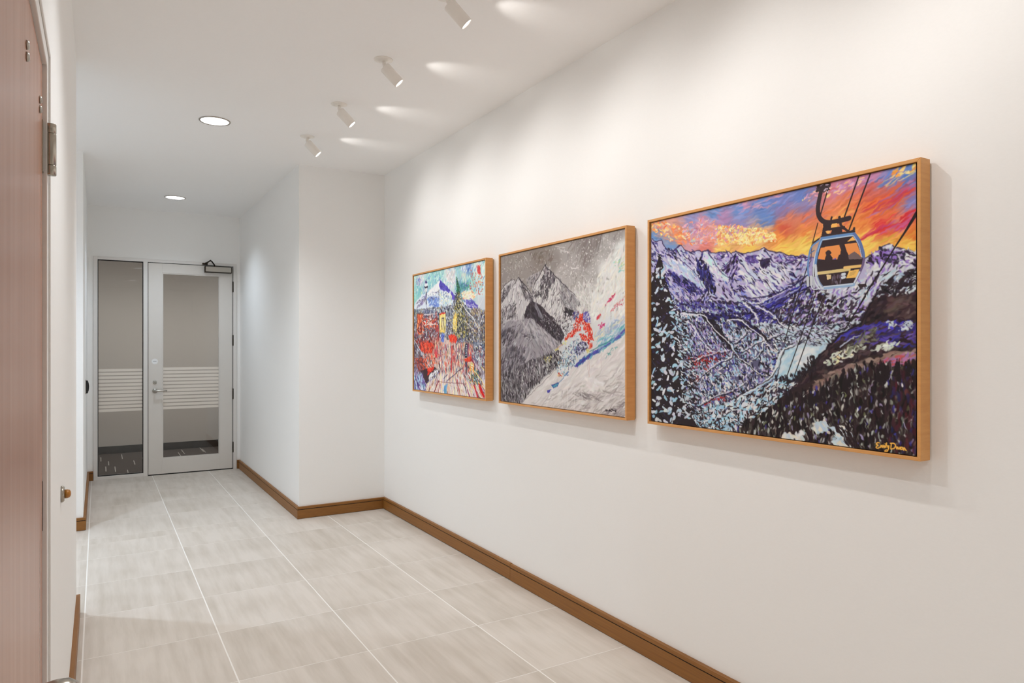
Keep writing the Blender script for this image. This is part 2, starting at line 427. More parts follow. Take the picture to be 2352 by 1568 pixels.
rd = empty('card_reader', (XL, 7.72, 1.11))
tag(rd, 'small black card reader with bulging face on the wall near the glass door', 'card reader')
box('back_plate', XL, XL + .006, 7.675, 7.765, 1.043, 1.178, 'steel', rd, .001)
bm = prism_bm([(XL + .006, 1.050), (XL + .020, 1.052), (XL + .028, 1.080), (XL + .031, 1.111), (XL + .028, 1.142), (XL + .020, 1.170), (XL + .006, 1.172)], 'y', 7.68, 7.76)
finish('housing', bm, 'reader', rd)

# ================================================================= lamps
def spot_fixture(y, label, seen=True):
    ax = Vector((.655, -.228, -.72)).normalized()
    root = empty('ceiling_spotlight', (1.352, y, H))
    tag(root, label, 'spotlight', 'white cylinder spotlights along the picture wall')
    c = Vector((1.352, y, H))
    finish('canopy', lathe_bm([(.052, 0), (.052, -.0025), (.048, -.004), (.030, -.0045), (.026, -.012), (0, -.012)], 36, Matrix.Translation(c)), 'white_metal', root, True)
    top = c + Vector((-.013, -.060, -.060)) ; top = Vector((1.338, y - .055, H - .062))
    st_ = finish('swivel_arm', tube_bm([c + Vector((0, 0, -.010)), c + Vector((-.002, -.018, -.026)), top + Vector((0, 0.012, .02)), top + ax * .004], .0095, 12), 'white_metal', root, True)
    L, R = .116, .0302
    body = finish('body', lathe_bm([(0, 0), (.020, .0), (.027, .001), (R, .005), (R, L - .001), (R - .0015, L), (R - .004, L), (R - .004, L - .010), (0, L - .010)], 40, aim(top, ax)), 'white_metal', root, True)
    for p in body.data.polygons: p.use_smooth = len(p.vertices) == 4 and abs(p.normal.dot(ax)) < .5
    lens = finish('lens', lathe_bm([(0, L - .010), (R - .0045, L - .010), (R - .0045, L - .0035), (0, L - .0035)], 32, aim(top, ax)), 'lens', root)
    ld = bpy.data.lights.new('spotlight_beam', 'SPOT'); ld.energy = SPOT_W; ld.color = WARM
    ld.spot_size = math.radians(114); ld.spot_blend = 1.0; ld.shadow_soft_size = .018
    lo = bpy.data.objects.new('spotlight_beam', ld); COL.objects.link(lo)
    lo.matrix_world = Matrix.Translation(top + ax * (L + .004)) @ (-ax).to_track_quat('Z', 'Y').to_matrix().to_4x4()
    lo.parent = root; lo.matrix_parent_inverse = root.matrix_world.inverted()
    if y < 2.5: return root
    # extra small spot added to throw the pale streak on the ceiling
    e = bpy.data.lights.new('streak_spot', 'SPOT'); e.energy = STREAK_W; e.color = (1, .97, .93); e.spot_size = math.radians(48); e.spot_blend = 1.0; e.shadow_soft_size = .006
    eo = bpy.data.objects.new('streak_spot', e); COL.objects.link(eo)
    d = Vector((.86, .06, .36)).normalized()
    eo.matrix_world = Matrix.Translation(top + ax * (L + .006) + Vector((.026, 0, .018))) @ (-d).to_track_quat('Z', 'Y').to_matrix().to_4x4()
    eo.parent = root; eo.matrix_parent_inverse = root.matrix_world.inverted()
    return root
for y, lb in ((5.272, 'white cylinder ceiling spotlight next to the step in the wall'), (4.466, 'white cylinder ceiling spotlight, second from the step in the wall'),
              (3.648, 'white cylinder ceiling spotlight, third from the step in the wall'), (2.842, 'white cylinder ceiling spotlight, fourth from the step in the wall'),
              (2.032, 'unseen added ceiling spotlight, fifth from the step in the wall'), (1.222, 'unseen added ceiling spotlight, sixth from the step in the wall')):  # both out of view, added to carry on the row for its light
    spot_fixture(y, lb)

def downlight(x, y, label, z=H, power=None, col=COOL, wide=132):
    root = empty('recessed_downlight', (x, y, z))
    tag(root, label, 'downlight', 'round recessed downlights')
    finish('trim_ring', lathe_bm([(.104, 0), (.104, -.002), (.101, -.005), (.094, -.005), (.092, -.0005), (.092, 0)], 48, Matrix.Translation((x, y, z))), 'nickel', root, True)
    finish('diffuser', lathe_bm([(0, -.0002), (.0925, -.0002), (.0925, -.0022), (0, -.003)], 48, Matrix.Translation((x, y, z))), 'lens_down', root)
    ld = bpy.data.lights.new('downlight_beam', 'SPOT'); ld.energy = DOWN_W if power is None else power; ld.color = col
    ld.spot_size = math.radians(wide); ld.spot_blend = 1.0; ld.shadow_soft_size = .05
    lo = bpy.data.objects.new('downlight_beam', ld); COL.objects.link(lo); lo.location = (x, y, z - .06)
    lo.parent = root; lo.matrix_parent_inverse = root.matrix_world.inverted()
    return root
downlight(.702, 5.240, 'round recessed ceiling downlight in the wide part of the corridor', power=44)
downlight(.700, 8.136, 'round recessed ceiling downlight in front of the glass door', power=27, col=(.76, .88, 1.0))
downlight(.702, 2.340, 'unseen added ceiling downlight beside the wooden door', power=32)  # out of view, added as fill light
downlight(.702, -.560, 'unseen added ceiling downlight at the near end of the corridor')  # unseen lamp behind the camera, added to brighten the corridor
downlight(-1.00, 5.300, 'round recessed ceiling downlight in the side hall', power=54, col=(.66, .82, 1.0), wide=150)
downlight(.10, 9.62, 'unseen downlight added to light the room beyond the sidelight', 2.9, 46.0, wide=176)  # hidden above the door head, added to light the far wall
downlight(1.70, 9.62, 'unseen downlight added to light the room beyond the glazed door', 2.9, 46.0, wide=176)  # second hidden lamp, added to even out the far wall


# ---------------------------------------------------------------- paint engine
# Paints a canvas with brush strokes (numpy only); coordinates are per-mille of
# the canvas width (x) and of the canvas height (y), measured from the top left.
class Canvas:
    def __init__(s, w, h, seed):
        s.w, s.h = w, h; s.mult = 1.0
        s.img = np.zeros((h, w, 3), np.float32)
        s.rng = np.random.default_rng(seed)
        s.xs = np.arange(w, dtype=np.float32)[None, :]
        s.ys = np.arange(h, dtype=np.float32)[:, None]

    def P(s, pts):
        a = np.asarray(pts, np.float32).reshape(-1, 2) / 1000.0
        return a * np.array([s.w, s.h], np.float32)

    def field(s, ctrl, power=3.0, mask=None):
        """smooth blend of control colours (x, y, r, g, b)"""
        c = np.asarray(ctrl, np.float32)
        num = np.zeros_like(s.img); den = np.zeros((s.h, s.w, 1), np.float32)
        asp = s.w / s.h
        for x, y, r, g, b in c:
            d = ((s.xs / s.w * 1000 - x) * asp) ** 2 + (s.ys / s.h * 1000 - y) ** 2 + 60.0
            wgt = (1e4 / d) ** (power / 2)
            den[..., 0] += wgt
            num += wgt[..., None] * np.array([r, g, b], np.float32)
        out = num / den
        if mask is None: s.img[:] = out
        else: s.img[mask] = out[mask]
        return out

    def mask(s, pts):
        p = s.P(pts); m = np.zeros((s.h, s.w), bool)
        x0, y0 = np.maximum(p.min(0).astype(int) - 1, 0); x1, y1 = p.max(0).astype(int) + 2
        X = s.xs[:, x0:x1]; Y = s.ys[y0:y1] + .01
        r = np.zeros((Y.shape[0], X.shape[1]), bool)
        n = len(p)
        for i in range(n):
            ax, ay = p[i]; bx, by = p[(i + 1) % n]
            if ay == by: continue
            r ^= ((ay > Y) != (by > Y)) & (X < (bx - ax) * (Y - ay) / (by - ay) + ax)
        m[y0:y1, x0:x1] = r
        return m

    def poly(s, pts, col, al=1.0):
        m = s.mask(pts)
        s.img[m] += (np.array(col, np.float32) - s.img[m]) * al
        return m

    def dab(s, x, y, L, w, a, col, al=1.0, bend=0.0, hard=3.0):
        r = max(L, w) * .5 + 1.5
        x0 = max(int(x - r), 0); x1 = min(int(x + r) + 2, s.w); y0 = max(int(y - r), 0); y1 = min(int(y + r) + 2, s.h)
        if x1 <= x0 or y1 <= y0: return
        dx = s.xs[:, x0:x1] - x; dy = s.ys[y0:y1] - y
        ca, sa = math.cos(a), math.sin(a)
        u = (dx * ca + dy * sa) * (2 / L); v = (dy * ca - dx * sa) * (2 / w) + bend * (u * u - .4)
        m = np.clip((1 - u * u - v * v) * hard, 0, 1) * al
        t = s.img[y0:y1, x0:x1]
        t += (np.asarray(col, np.float32) - t) * m[..., None]

    def dabs(s, where, n, pal, L, w, ang, al=(.75, 1.0), spread=.3, bend=.5, jit=10, hard=3.0, wts=None):
        """n strokes inside a mask or polygon; sizes in per-mille of the width; ang: radians or function(x, y) in per-mille"""
        m = where if isinstance(where, np.ndarray) and where.dtype == bool else s.mask(where)
        yy, xx = np.nonzero(m)
        if len(xx) == 0: return
        g = s.rng; n = int(n * s.mult); k = g.integers(0, len(xx), n)
        px = xx[k] + g.random(n); py = yy[k] + g.random(n)
        Ls = g.uniform(L[0], L[1], n) * s.w / 1000; ws = g.uniform(w[0], w[1], n) * s.w / 1000
        pi = g.choice(len(pal), n, p=None if wts is None else np.array(wts) / sum(wts))
        pal = np.asarray(pal, np.float32)
        cols = np.clip(pal[pi] + g.normal(0, jit, (n, 1)) + g.normal(0, jit * .4, (n, 3)), 0, 255)
        als = g.uniform(al[0], al[1], n); bs = g.normal(0, bend, n); sp = g.normal(0, spread, n)
        for i in range(n):
            a = ang(px[i] / s.w * 1000, py[i] / s.h * 1000) if callable(ang) else ang
            s.dab(px[i], py[i], max(Ls[i], 1.2), max(ws[i], 1.2), a + sp[i], cols[i], als[i], bs[i], hard)

    def line(s, pts, width, col, al=1.0, w2=None):
        """polyline; widths in per-mille of the canvas width, tapering to w2"""
        p = s.P(pts); n = len(p)
        w2 = width if w2 is None else w2
        for i in range(n - 1):
            a, b = p[i], p[i + 1]
            wa = (width + (w2 - width) * i / max(n - 1, 1)) * s.w / 2000; wb = (width + (w2 - width) * (i + 1) / max(n - 1, 1)) * s.w / 2000
            R = max(wa, wb) + 1.5
            x0 = max(int(min(a[0], b[0]) - R), 0); x1 = min(int(max(a[0], b[0]) + R) + 2, s.w)
            y0 = max(int(min(a[1], b[1]) - R), 0); y1 = min(int(max(a[1], b[1]) + R) + 2, s.h)
            if x1 <= x0 or y1 <= y0: continue
            d = b - a; l2 = float(d @ d) + 1e-6
            dx = s.xs[:, x0:x1] - a[0]; dy = s.ys[y0:y1] - a[1]
            t = np.clip((dx * d[0] + dy * d[1]) / l2, 0, 1)
            dist = np.sqrt((dx - t * d[0]) ** 2 + (dy - t * d[1]) ** 2)
            m = np.clip(wa + (wb - wa) * t - dist + .5, 0, 1) * al
            tt = s.img[y0:y1, x0:x1]
            tt += (np.asarray(col, np.float32) - tt) * m[..., None]

    def spline(s, pts, width, col, al=1.0, w2=None, k=6):
        p = np.asarray(pts, np.float32).reshape(-1, 2)
        q = np.vstack([2 * p[0] - p[1], p, 2 * p[-1] - p[-2]]); out = []
        for i in range(1, len(q) - 2):
            for j in range(k):
                t = j / k
                out.append(.5 * (2 * q[i] + (q[i + 1] - q[i - 1]) * t + (2 * q[i - 1] - 5 * q[i] + 4 * q[i + 1] - q[i + 2]) * t * t
                                 + (3 * q[i] - q[i - 1] - 3 * q[i + 1] + q[i + 2]) * t ** 3))
        out.append(q[-2])
        s.line(np.array(out), width, col, al, w2)

    def noise(s, cell):
        n = s.rng.normal(0, 1, (s.h // cell + 3, s.w // cell + 3)).astype(np.float32)
        fy = np.arange(s.h) / cell; fx = np.arange(s.w) / cell
        iy = fy.astype(int); ix = fx.astype(int); ty = (fy - iy)[:, None]; tx = (fx - ix)[None, :]
        ty = ty * ty * (3 - 2 * ty); tx = tx * tx * (3 - 2 * tx)
        a = n[iy][:, ix]; b = n[iy][:, ix + 1]; d = n[iy + 1][:, ix]; e = n[iy + 1][:, ix + 1]
        return (a * (1 - tx) + b * tx) * (1 - ty) + (d * (1 - tx) + e * tx) * ty

    def wobble(s, amp, cell):
        """unsteady hand: shifts the paint about by a smooth noise"""
        x = np.clip(s.xs + s.noise(cell) * amp, 0, s.w - 1.001); y = np.clip(s.ys + s.noise(cell) * amp, 0, s.h - 1.001)
        ix = x.astype(int); iy = y.astype(int); tx = (x - ix)[..., None]; ty = (y - iy)[..., None]
        p = s.img
        s.img = ((p[iy, ix] * (1 - tx) + p[iy, ix + 1] * tx) * (1 - ty) + (p[iy + 1, ix] * (1 - tx) + p[iy + 1, ix + 1] * tx) * ty).astype(np.float32)


def paint_gondola(w, h):
    """sunset over snowy mountains with a gondola cabin"""
    c = Canvas(w, h, 11)
    c.field([[-2, 18] + [214, 160, 130], [81, 17] + [225, 165, 150], [10, 75] + [110, 150, 205], [148, 100] + [240, 150, 110], [115, 143] + [120, 155, 205], [213, 19] + [150, 150, 200], [255, 69] + [215, 150, 170], [213, 132] + [215, 160, 175], [315, 1] + [110, 150, 210], [353, 59] + [180, 140, 185], [315, 120] + [235, 160, 140], [428, 103] + [150, 140, 195], [428, 150] + [240, 165, 110], [498, 154] + [245, 180, 120], [275, 173] + [225, 130, 120], [353, 190] + [248, 205, 105], [463, 203] + [252, 210, 100], [428, 27] + [105, 145, 210], [446, 3] + [200, 150, 190], [515, 28] + [110, 140, 205], [532, 87] + [105, 140, 205], [581, 8] + [115, 135, 205], [597, 65] + [140, 130, 190], [612, 113] + [225, 130, 100], [597, 145] + [215, 95, 70], [581, 178] + [245, 150, 70], [597, 225] + [253, 215, 100], [673, 65] + [150, 140, 190], [658, 27] + [110, 135, 205], [681, 119] + [230, 120, 90], [673, 169] + [240, 140, 70], [673, 220] + [252, 215, 105], [766, 37] + [215, 120, 130], [787, 26] + [200, 140, 180], [773, 97] + [240, 140, 90], [813, 82] + [228, 120, 80], [800, 144] + [245, 165, 90], [827, 20] + [200, 130, 170], [878, 18] + [190, 130, 170], [865, 78] + [215, 95, 80], [878, 129] + [235, 120, 60], [846, 186] + [245, 150, 75], [865, 229] + [252, 205, 90], [878, 271] + [253, 220, 110], [926, 16] + [150, 140, 195], [914, 60] + [200, 100, 90], [926, 109] + [225, 90, 60], [938, 158] + [235, 130, 70], [902, 197] + [225, 50, 60], [950, 198] + [225, 120, 110], [950, 244] + [245, 180, 80], [979, 272] + [253, 215, 95], [973, 22] + [100, 135, 200], [996, 36] + [95, 130, 200], [990, 79] + [120, 130, 195], [973, 90] + [205, 80, 100], [990, 139] + [130, 140, 205], [990, 169] + [215, 80, 90], [984, 213] + [235, 130, 60], [990, 251] + [225, 120, 50]], 4.0)
    skyR = [688, -17, 1002, -7, 1002, 298, 926, 263, 865, 300, 688, 274]
    skyL = [-15, -18, 703, -13, 703, 276, -15, 104]

    def drift(x, y):
        return -0.42 if x > 560 else 0.3 if x < 350 else -0.18
    yy, xx = np.mgrid[0:h, 0:w]
    base = c.img.copy()
    for m, n in ((c.mask(skyL), 900), (c.mask(skyR), 1000)):
        ky, kx = np.nonzero(m)
        k = c.rng.integers(0, len(kx), n)
        for i in k:
            x, y = (kx[i], ky[i])
            sx = int(np.clip(x + c.rng.normal(0, 14), 0, w - 1))
            sy = int(np.clip(y + c.rng.normal(0, 9), 0, h - 1))
            c.dab(x, y, c.rng.uniform(0.02, 0.075) * w, c.rng.uniform(0.004, 0.011) * w, drift(x / w * 1000, 0) + c.rng.normal(0, 0.12), np.clip(base[sy, sx] + c.rng.normal(0, 13), 0, 255), 0.6, c.rng.normal(0, 0.3), 1.4)
    c.dabs([846, 217, 950, 183, 996, 155, 996, 215, 914, 215, 859, 228], 26, [(222, 40, 50), (214, 60, 95), (200, 90, 150)], (30, 80), (4, 8), -0.42, (0.6, 0.9), 0.08, 0.2, 8, 1.6)
    c.dabs([852, 107, 984, 55, 996, 111, 890, 147], 30, [(220, 70, 50), (205, 60, 90), (235, 110, 50), (160, 110, 180)], (35, 85), (4, 9), -0.45, (0.5, 0.85), 0.1, 0.2, 8, 1.6)
    c.dabs([731, 79, 865, 47, 865, 189, 731, 230], 34, [(245, 150, 80), (238, 125, 70), (250, 190, 100), (225, 110, 110)], (25, 70), (4, 9), -0.5, (0.5, 0.8), 0.12, 0.2, 8, 1.6)
    c.dabs([865, 31, 950, 8, 1001, 8, 1001, 67, 938, 66], 26, [(95, 130, 205), (190, 130, 180), (245, 220, 150), (80, 120, 200)], (20, 55), (4, 9), -0.5, (0.6, 0.9), 0.1, 0.2, 8, 1.8)
    c.dabs([914, 10, 996, -6, 999, 22, 926, 35], 14, [(248, 225, 140), (245, 160, 70)], (12, 32), (5, 9), -0.45, (0.8, 1), 0.2, 0.5, 8, 2.5)
    c.dabs([-7, -1, 81, 4, 213, 101, 234, 150, 148, 131, 10, 42], 110, [(252, 205, 120), (250, 150, 90), (245, 120, 80), (245, 220, 170)], (9, 24), (4, 9), 0.35, (0.8, 1), 0.3, 0.6, 10)
    c.dabs([148, 48, 275, 22, 353, 88, 334, 163, 213, 142], 150, [(240, 180, 195), (250, 200, 180), (220, 160, 200), (250, 160, 130), (190, 205, 235)], (8, 22), (3, 7), -0.5, (0.7, 1), 0.5, 0.6, 10)
    c.dabs([315, 81, 409, 90, 548, 145, 573, 182, 481, 188, 334, 167], 420, [(254, 228, 140), (255, 238, 175), (250, 190, 110), (245, 150, 90), (225, 150, 180), (250, 175, 130)], (6, 17), (4, 8), -0.15, (0.85, 1), 0.7, 0.6, 8, wts=[5, 4, 3, 2, 2, 1])
    c.dabs([409, 128, 556, 155, 581, 190, 428, 184], 110, [(255, 240, 180), (254, 228, 140)], (6, 15), (4, 7), -0.1, (0.9, 1), 0.6, 0.6, 6)
    c.dabs([643, 23, 865, 7, 865, 39, 773, 47, 658, 53], 60, [(250, 200, 160), (245, 170, 185), (250, 215, 130), (215, 170, 215)], (8, 20), (3, 7), -0.4, (0.7, 1), 0.3, 0.5, 8)
    c.dabs([409, -15, 581, -10, 597, 47, 428, 46], 40, [(235, 170, 185), (205, 160, 205), (120, 150, 215), (100, 135, 205)], (20, 60), (4, 8), -0.18, (0.5, 0.8), 0.15, 0.3, 8, 1.6)
    ridge = [-18, 88, 6, 85, 19, 97, 53, 98, 75, 139, 110, 161, 154, 136, 177, 167, 210, 181, 237, 178, 264, 187, 285, 180, 303, 197, 341, 201, 378, 205, 392, 215, 408, 210, 437, 224, 461, 220, 498, 218, 524, 210, 546, 229, 567, 240, 595, 243, 615, 259, 614, 257, 647, 268, 676, 275, 757, 291, 861, 303, 888, 286, 909, 269, 922, 264, 932, 270, 945, 282, 973, 293, 1004, 300]
    land = ridge + [1010, 1010, -10, 1010]
    m = c.poly(land, (188, 182, 216))
    NAVY, DARK, LAV, PERI, WHI, ICE = ((48, 40, 92), (40, 30, 48), (164, 142, 208), (128, 140, 214), (226, 226, 232), (190, 214, 230))
    c.poly([-27, 390, 1012, 470, 1012, 1025, -27, 1079], (52, 44, 62))
    far = [-15, 77, 81, 141, 315, 199, 688, 274, 688, 377, 532, 433, 409, 443, 148, 404, -15, 281]

    def slope(x, y):
        if x < 250:
            return 0.75
        if x < 330:
            return 0.55 if x > 290 else -0.9
        if x < 400:
            return 0.85
        if x < 640:
            return 0.5
        return -0.5
    c.dabs(far, 700, [WHI, (205, 200, 228), LAV, PERI, ICE, (215, 205, 225)], (10, 36), (3, 9), slope, (0.8, 1), 0.25, 0.4, 9)
    c.dabs([315, 199, 688, 271, 673, 306, 532, 291, 334, 241], 120, [LAV, (140, 110, 180), (200, 190, 230), (70, 50, 100)], (8, 24), (3, 8), 0.25, (0.8, 1), 0.4, 0.5, 9)
    c.dabs(far, 560, [NAVY, (70, 50, 110), DARK, (62, 56, 140)], (10, 36), (2.4, 7), slope, (0.8, 1), 0.3, 0.5, 9)
    for pk in ([412, 221, 445, 258, 498, 314, 546, 359, 567, 384, 498, 402, 468, 407, 445, 336, 422, 272], [526, 216, 546, 261, 598, 307, 618, 347, 570, 361, 517, 316, 491, 273]):
        mk = c.mask(pk)
        c.dabs(mk, 150, [(232, 233, 236), (214, 222, 232), (196, 206, 228), (204, 190, 224)], (20, 60), (5, 13), 0.72, (0.8, 1), 0.12, 0.3, 6, 2.0)
        c.dabs(mk, 26, [NAVY, (110, 90, 170), DARK], (12, 32), (2, 5), 0.75, (0.8, 1), 0.15, 0.3, 8)
    c.dabs([406, 224, 416, 242, 406, 311, 353, 309, 341, 290], 90, [(52, 40, 92), (110, 80, 160), (190, 180, 220), DARK], (12, 36), (4, 9), 2.35, (0.85, 1), 0.2, 0.4, 8)
    c.dabs([513, 256, 542, 256, 546, 280, 520, 293, 506, 279], 34, [(44, 34, 60), (60, 44, 90)], (10, 22), (4, 9), -0.2, (0.85, 1), 0.6, 0.6, 8)
    c.dabs([441, 233, 491, 237, 495, 269, 468, 270], 34, [(80, 60, 130), (110, 90, 170)], (10, 22), (3, 7), 0.5, (0.85, 1), 0.3, 0.5, 8)
    c.dabs([272, 186, 307, 217, 341, 282, 382, 325, 349, 325, 298, 277, 272, 238], 90, [WHI, (196, 226, 232), (210, 200, 230)], (16, 42), (5, 12), 0.85, (0.8, 1), 0.2, 0.4, 7)
    c.dabs([237, 216, 272, 230, 307, 312, 324, 374, 272, 369, 237, 291], 130, [(46, 36, 100), (34, 26, 46), (70, 70, 160), (30, 24, 60)], (12, 34), (4, 10), 1.25, (0.85, 1), 0.3, 0.5, 8)
    c.dabs([65, 200, 173, 211, 237, 291, 272, 360, 173, 297, 95, 242], 150, [WHI, (206, 200, 230), ICE, (170, 190, 225)], (14, 44), (4, 10), 0.75, (0.8, 1), 0.2, 0.4, 8)
    c.dabs([90, 250, 173, 288, 272, 373, 237, 392, 130, 315], 150, [NAVY, (34, 28, 60), (60, 60, 150), (130, 110, 190)], (10, 34), (3, 8), 0.7, (0.85, 1), 0.25, 0.5, 8)
    c.line(ridge, 3.2, (58, 44, 84), 0.95)
    for s in ([412, 221, 378, 249, 341, 282], [416, 242, 445, 287, 491, 341, 531, 357], [526, 214, 553, 262, 605, 334], [285, 184, 307, 226, 332, 272, 382, 325], [75, 141, 130, 191, 191, 241, 237, 295, 264, 355], [154, 138, 130, 155, 115, 161]):
        c.spline(s, 3.4, (52, 42, 100), 0.9, 1.6)
    rs = [865, 303, 888, 286, 922, 267, 950, 290, 1000, 302, 1000, 353, 950, 377, 914, 401, 888, 445, 859, 498, 827, 544, 746, 583, 658, 564, 688, 377, 865, 379]
    c.poly(rs, (198, 200, 216))
    c.dabs(rs, 420, [WHI, ICE, (206, 204, 222), (220, 222, 230)], (10, 34), (4, 10), -0.75, (0.8, 1), 0.4, 0.5, 8)
    c.dabs(rs, 260, [(40, 30, 44), (58, 44, 72), (160, 130, 205), (150, 120, 200)], (8, 30), (2.5, 6.5), -0.8, (0.85, 1), 0.5, 0.6, 8, wts=[3, 2, 3, 2])
    c.dabs([904, 272, 937, 291, 950, 339, 914, 321, 872, 328, 872, 308], 70, [(42, 32, 48), (150, 120, 205), (60, 46, 80)], (10, 28), (4, 9), 0.6, (0.9, 1), 0.5, 0.5, 8)
    c.dabs([950, 296, 1000, 304, 1000, 349, 975, 346], 60, [(44, 34, 54), (160, 130, 205), (225, 225, 232)], (10, 28), (4, 9), 0.35, (0.9, 1), 0.4, 0.5, 8)
    mid = [-15, 281, 148, 404, 409, 443, 532, 433, 688, 360, 717, 600, 643, 616, 597, 634, 428, 558, 234, 471, -15, 458]
    c.poly(mid, (120, 112, 170), 0.75)
    c.dabs(mid, 900, [ICE, WHI, (165, 150, 215), (120, 125, 205), (180, 205, 226), (200, 225, 215)], (8, 26), (3, 8), lambda x, y: 0.75 if x < 500 else -0.75, (0.8, 1), 0.4, 0.5, 9)
    c.dabs(mid, 560, [(36, 28, 60), (50, 44, 130), (40, 32, 44), (66, 60, 160)], (8, 28), (3, 8), lambda x, y: 0.8 if x < 480 else -0.7, (0.8, 1), 0.4, 0.6, 9)
    dk = [673, 358, 691, 394, 827, 456, 859, 498, 787, 551, 688, 565, 581, 526, 548, 453, 612, 404]
    c.dabs(dk, 330, [(46, 34, 44), (60, 46, 62), (80, 66, 84), (36, 28, 40)], (10, 30), (4, 10), -0.75, (0.85, 1), 0.4, 0.5, 9)
    c.dabs(dk, 190, [WHI, ICE, (176, 150, 214), (210, 225, 215), (66, 58, 160)], (6, 20), (2.5, 6), -0.8, (0.8, 1), 0.6, 0.6, 9, wts=[4, 3, 3, 1, 2])
    c.dabs([498, 449, 691, 360, 682, 397, 548, 489, 428, 511], 90, [(52, 46, 150), (70, 66, 180), (36, 28, 70), (130, 120, 200)], (14, 44), (3, 7), -0.45, (0.85, 1), 0.15, 0.3, 8)
    for s, wd in (([682, 345, 628, 379, 548, 409, 463, 421, 428, 425], 4), ([681, 367, 597, 438, 498, 479, 409, 477, 275, 478], 4.5), ([409, 453, 498, 471, 581, 530, 616, 563], 4)):
        c.spline(s, wd, (34, 28, 70), 0.95, 1.8)
    c.spline([673, 375, 597, 420, 515, 450, 428, 459], 3.2, (170, 175, 225), 0.9, 1.5)
    c.spline([437, 434, 498, 442, 556, 417, 597, 399], 4.5, (226, 228, 236), 0.9, 2)
    vf = [597, 536, 688, 548, 787, 535, 846, 529, 787, 576, 753, 623, 634, 627, 581, 644, 428, 558, 498, 523]
    c.poly(vf, (196, 208, 220), 0.8)
    c.dabs(vf, 420, [ICE, (222, 228, 232), (200, 215, 226), (190, 180, 215)], (10, 34), (3, 7), 0.05, (0.8, 1), 0.25, 0.4, 8)
    c.dabs(vf, 360, [(36, 30, 40), (60, 52, 70), (44, 38, 60)], (5, 22), (1.8, 4), lambda x, y: 0.1 if x > 560 else 0.6, (0.8, 1), 0.5, 0.6, 9)
    hill = [148, 450, 275, 466, 428, 511, 532, 561, 620, 625, 584, 687, 568, 752, 532, 798, 428, 871, 315, 960, 148, 1022, 81, 978, 81, 549]
    c.poly(hill, (96, 94, 124))
    down = lambda x, y: 1.15 if x < 270 else 0.95
    c.dabs(hill, 1900, [(222, 228, 234), (170, 205, 226), (204, 214, 228), (196, 180, 218), (150, 190, 222), (235, 225, 222)], (8, 26), (4, 9), down, (0.85, 1), 0.6, 0.6, 9)
    c.dabs(hill, 1250, [(30, 24, 32), (36, 32, 56), (50, 54, 150), (110, 96, 180), (34, 28, 36)], (6, 24), (2.6, 6.4), down, (0.85, 1), 0.7, 0.6, 9, wts=[5, 3, 2, 2, 4])
    c.dabs(hill, 700, [(232, 234, 238), (176, 210, 228), (214, 206, 228)], (5, 15), (2.6, 5), down, (0.85, 1), 0.8, 0.6, 9)
    c.dabs([184, 481, 289, 514, 395, 633, 386, 668, 233, 689, 189, 614], 330, [(34, 26, 36), (150, 140, 215), (225, 215, 225), (56, 48, 130), (170, 140, 180)], (6, 18), (2.4, 5), 1.25, (0.85, 1), 0.3, 0.4, 9)
    c.dabs([194, 671, 386, 642, 334, 687, 233, 792, 189, 813], 60, [(165, 42, 42), (190, 60, 50), (140, 40, 50)], (6, 17), (3, 6), 0.9, (0.85, 1), 0.6, 0.4, 9)
    c.dabs([289, 651, 352, 651, 325, 687, 223, 717, 213, 689], 30, [(172, 40, 40), (140, 36, 44)], (8, 20), (4, 8), 0.4, (0.9, 1), 0.5, 0.4, 8)
    c.dabs([386, 810, 428, 842, 289, 894, 252, 898], 16, [(172, 40, 40), (150, 50, 60)], (8, 18), (4, 7), -0.4, (0.9, 1), 0.4, 0.4, 8)
    c.dabs([252, 475, 316, 506, 386, 615, 403, 650, 369, 615, 316, 556, 270, 504], 150, [(34, 26, 34), (46, 36, 52)], (10, 26), (4, 9), 0.95, (0.9, 1), 0.25, 0.4, 7)
    c.dabs([270, 472, 403, 492, 485, 539, 532, 595, 465, 551, 386, 509, 289, 495], 120, [(34, 26, 36), (46, 40, 110)], (12, 30), (4, 9), 0.5, (0.9, 1), 0.3, 0.4, 7)
    RW = 0.62
    for s, wd in (([159, 465, 209, 473, 270, 485, 293, 519, 334, 565, 382, 606, 397, 646], 9), ([164, 499, 209, 520, 252, 587, 298, 642, 316, 649], 8), ([445, 442, 469, 465, 489, 497, 493, 531], 10), ([373, 504, 428, 511, 477, 551, 513, 582, 536, 616, 573, 649], 8), ([489, 454, 543, 483, 599, 539, 624, 556], 8)):
        c.spline(s, wd * RW, (228, 228, 236), 0.95, wd * 0.35)
        q = np.array(s).reshape(-1, 2) + np.array([7, -7])
        c.spline(q, 3.6, (34, 26, 40), 0.9, 2)
    for s in ([194, 699, 270, 670, 325, 651, 386, 637], [397, 648, 386, 673, 334, 696, 270, 748, 194, 818], [403, 606, 445, 572, 453, 555], [428, 646, 489, 611, 520, 595], [532, 591, 599, 563], [520, 607, 516, 641, 477, 684], [412, 659, 469, 710, 524, 750], [242, 894, 325, 845, 403, 809, 453, 775]):
        q = np.array(s).reshape(-1, 2)
        c.spline(q + np.array([2, 7]), 3.4, (32, 26, 34), 0.85, 2)
        c.spline(q, 3.4, (230, 232, 238), 0.9, 2)
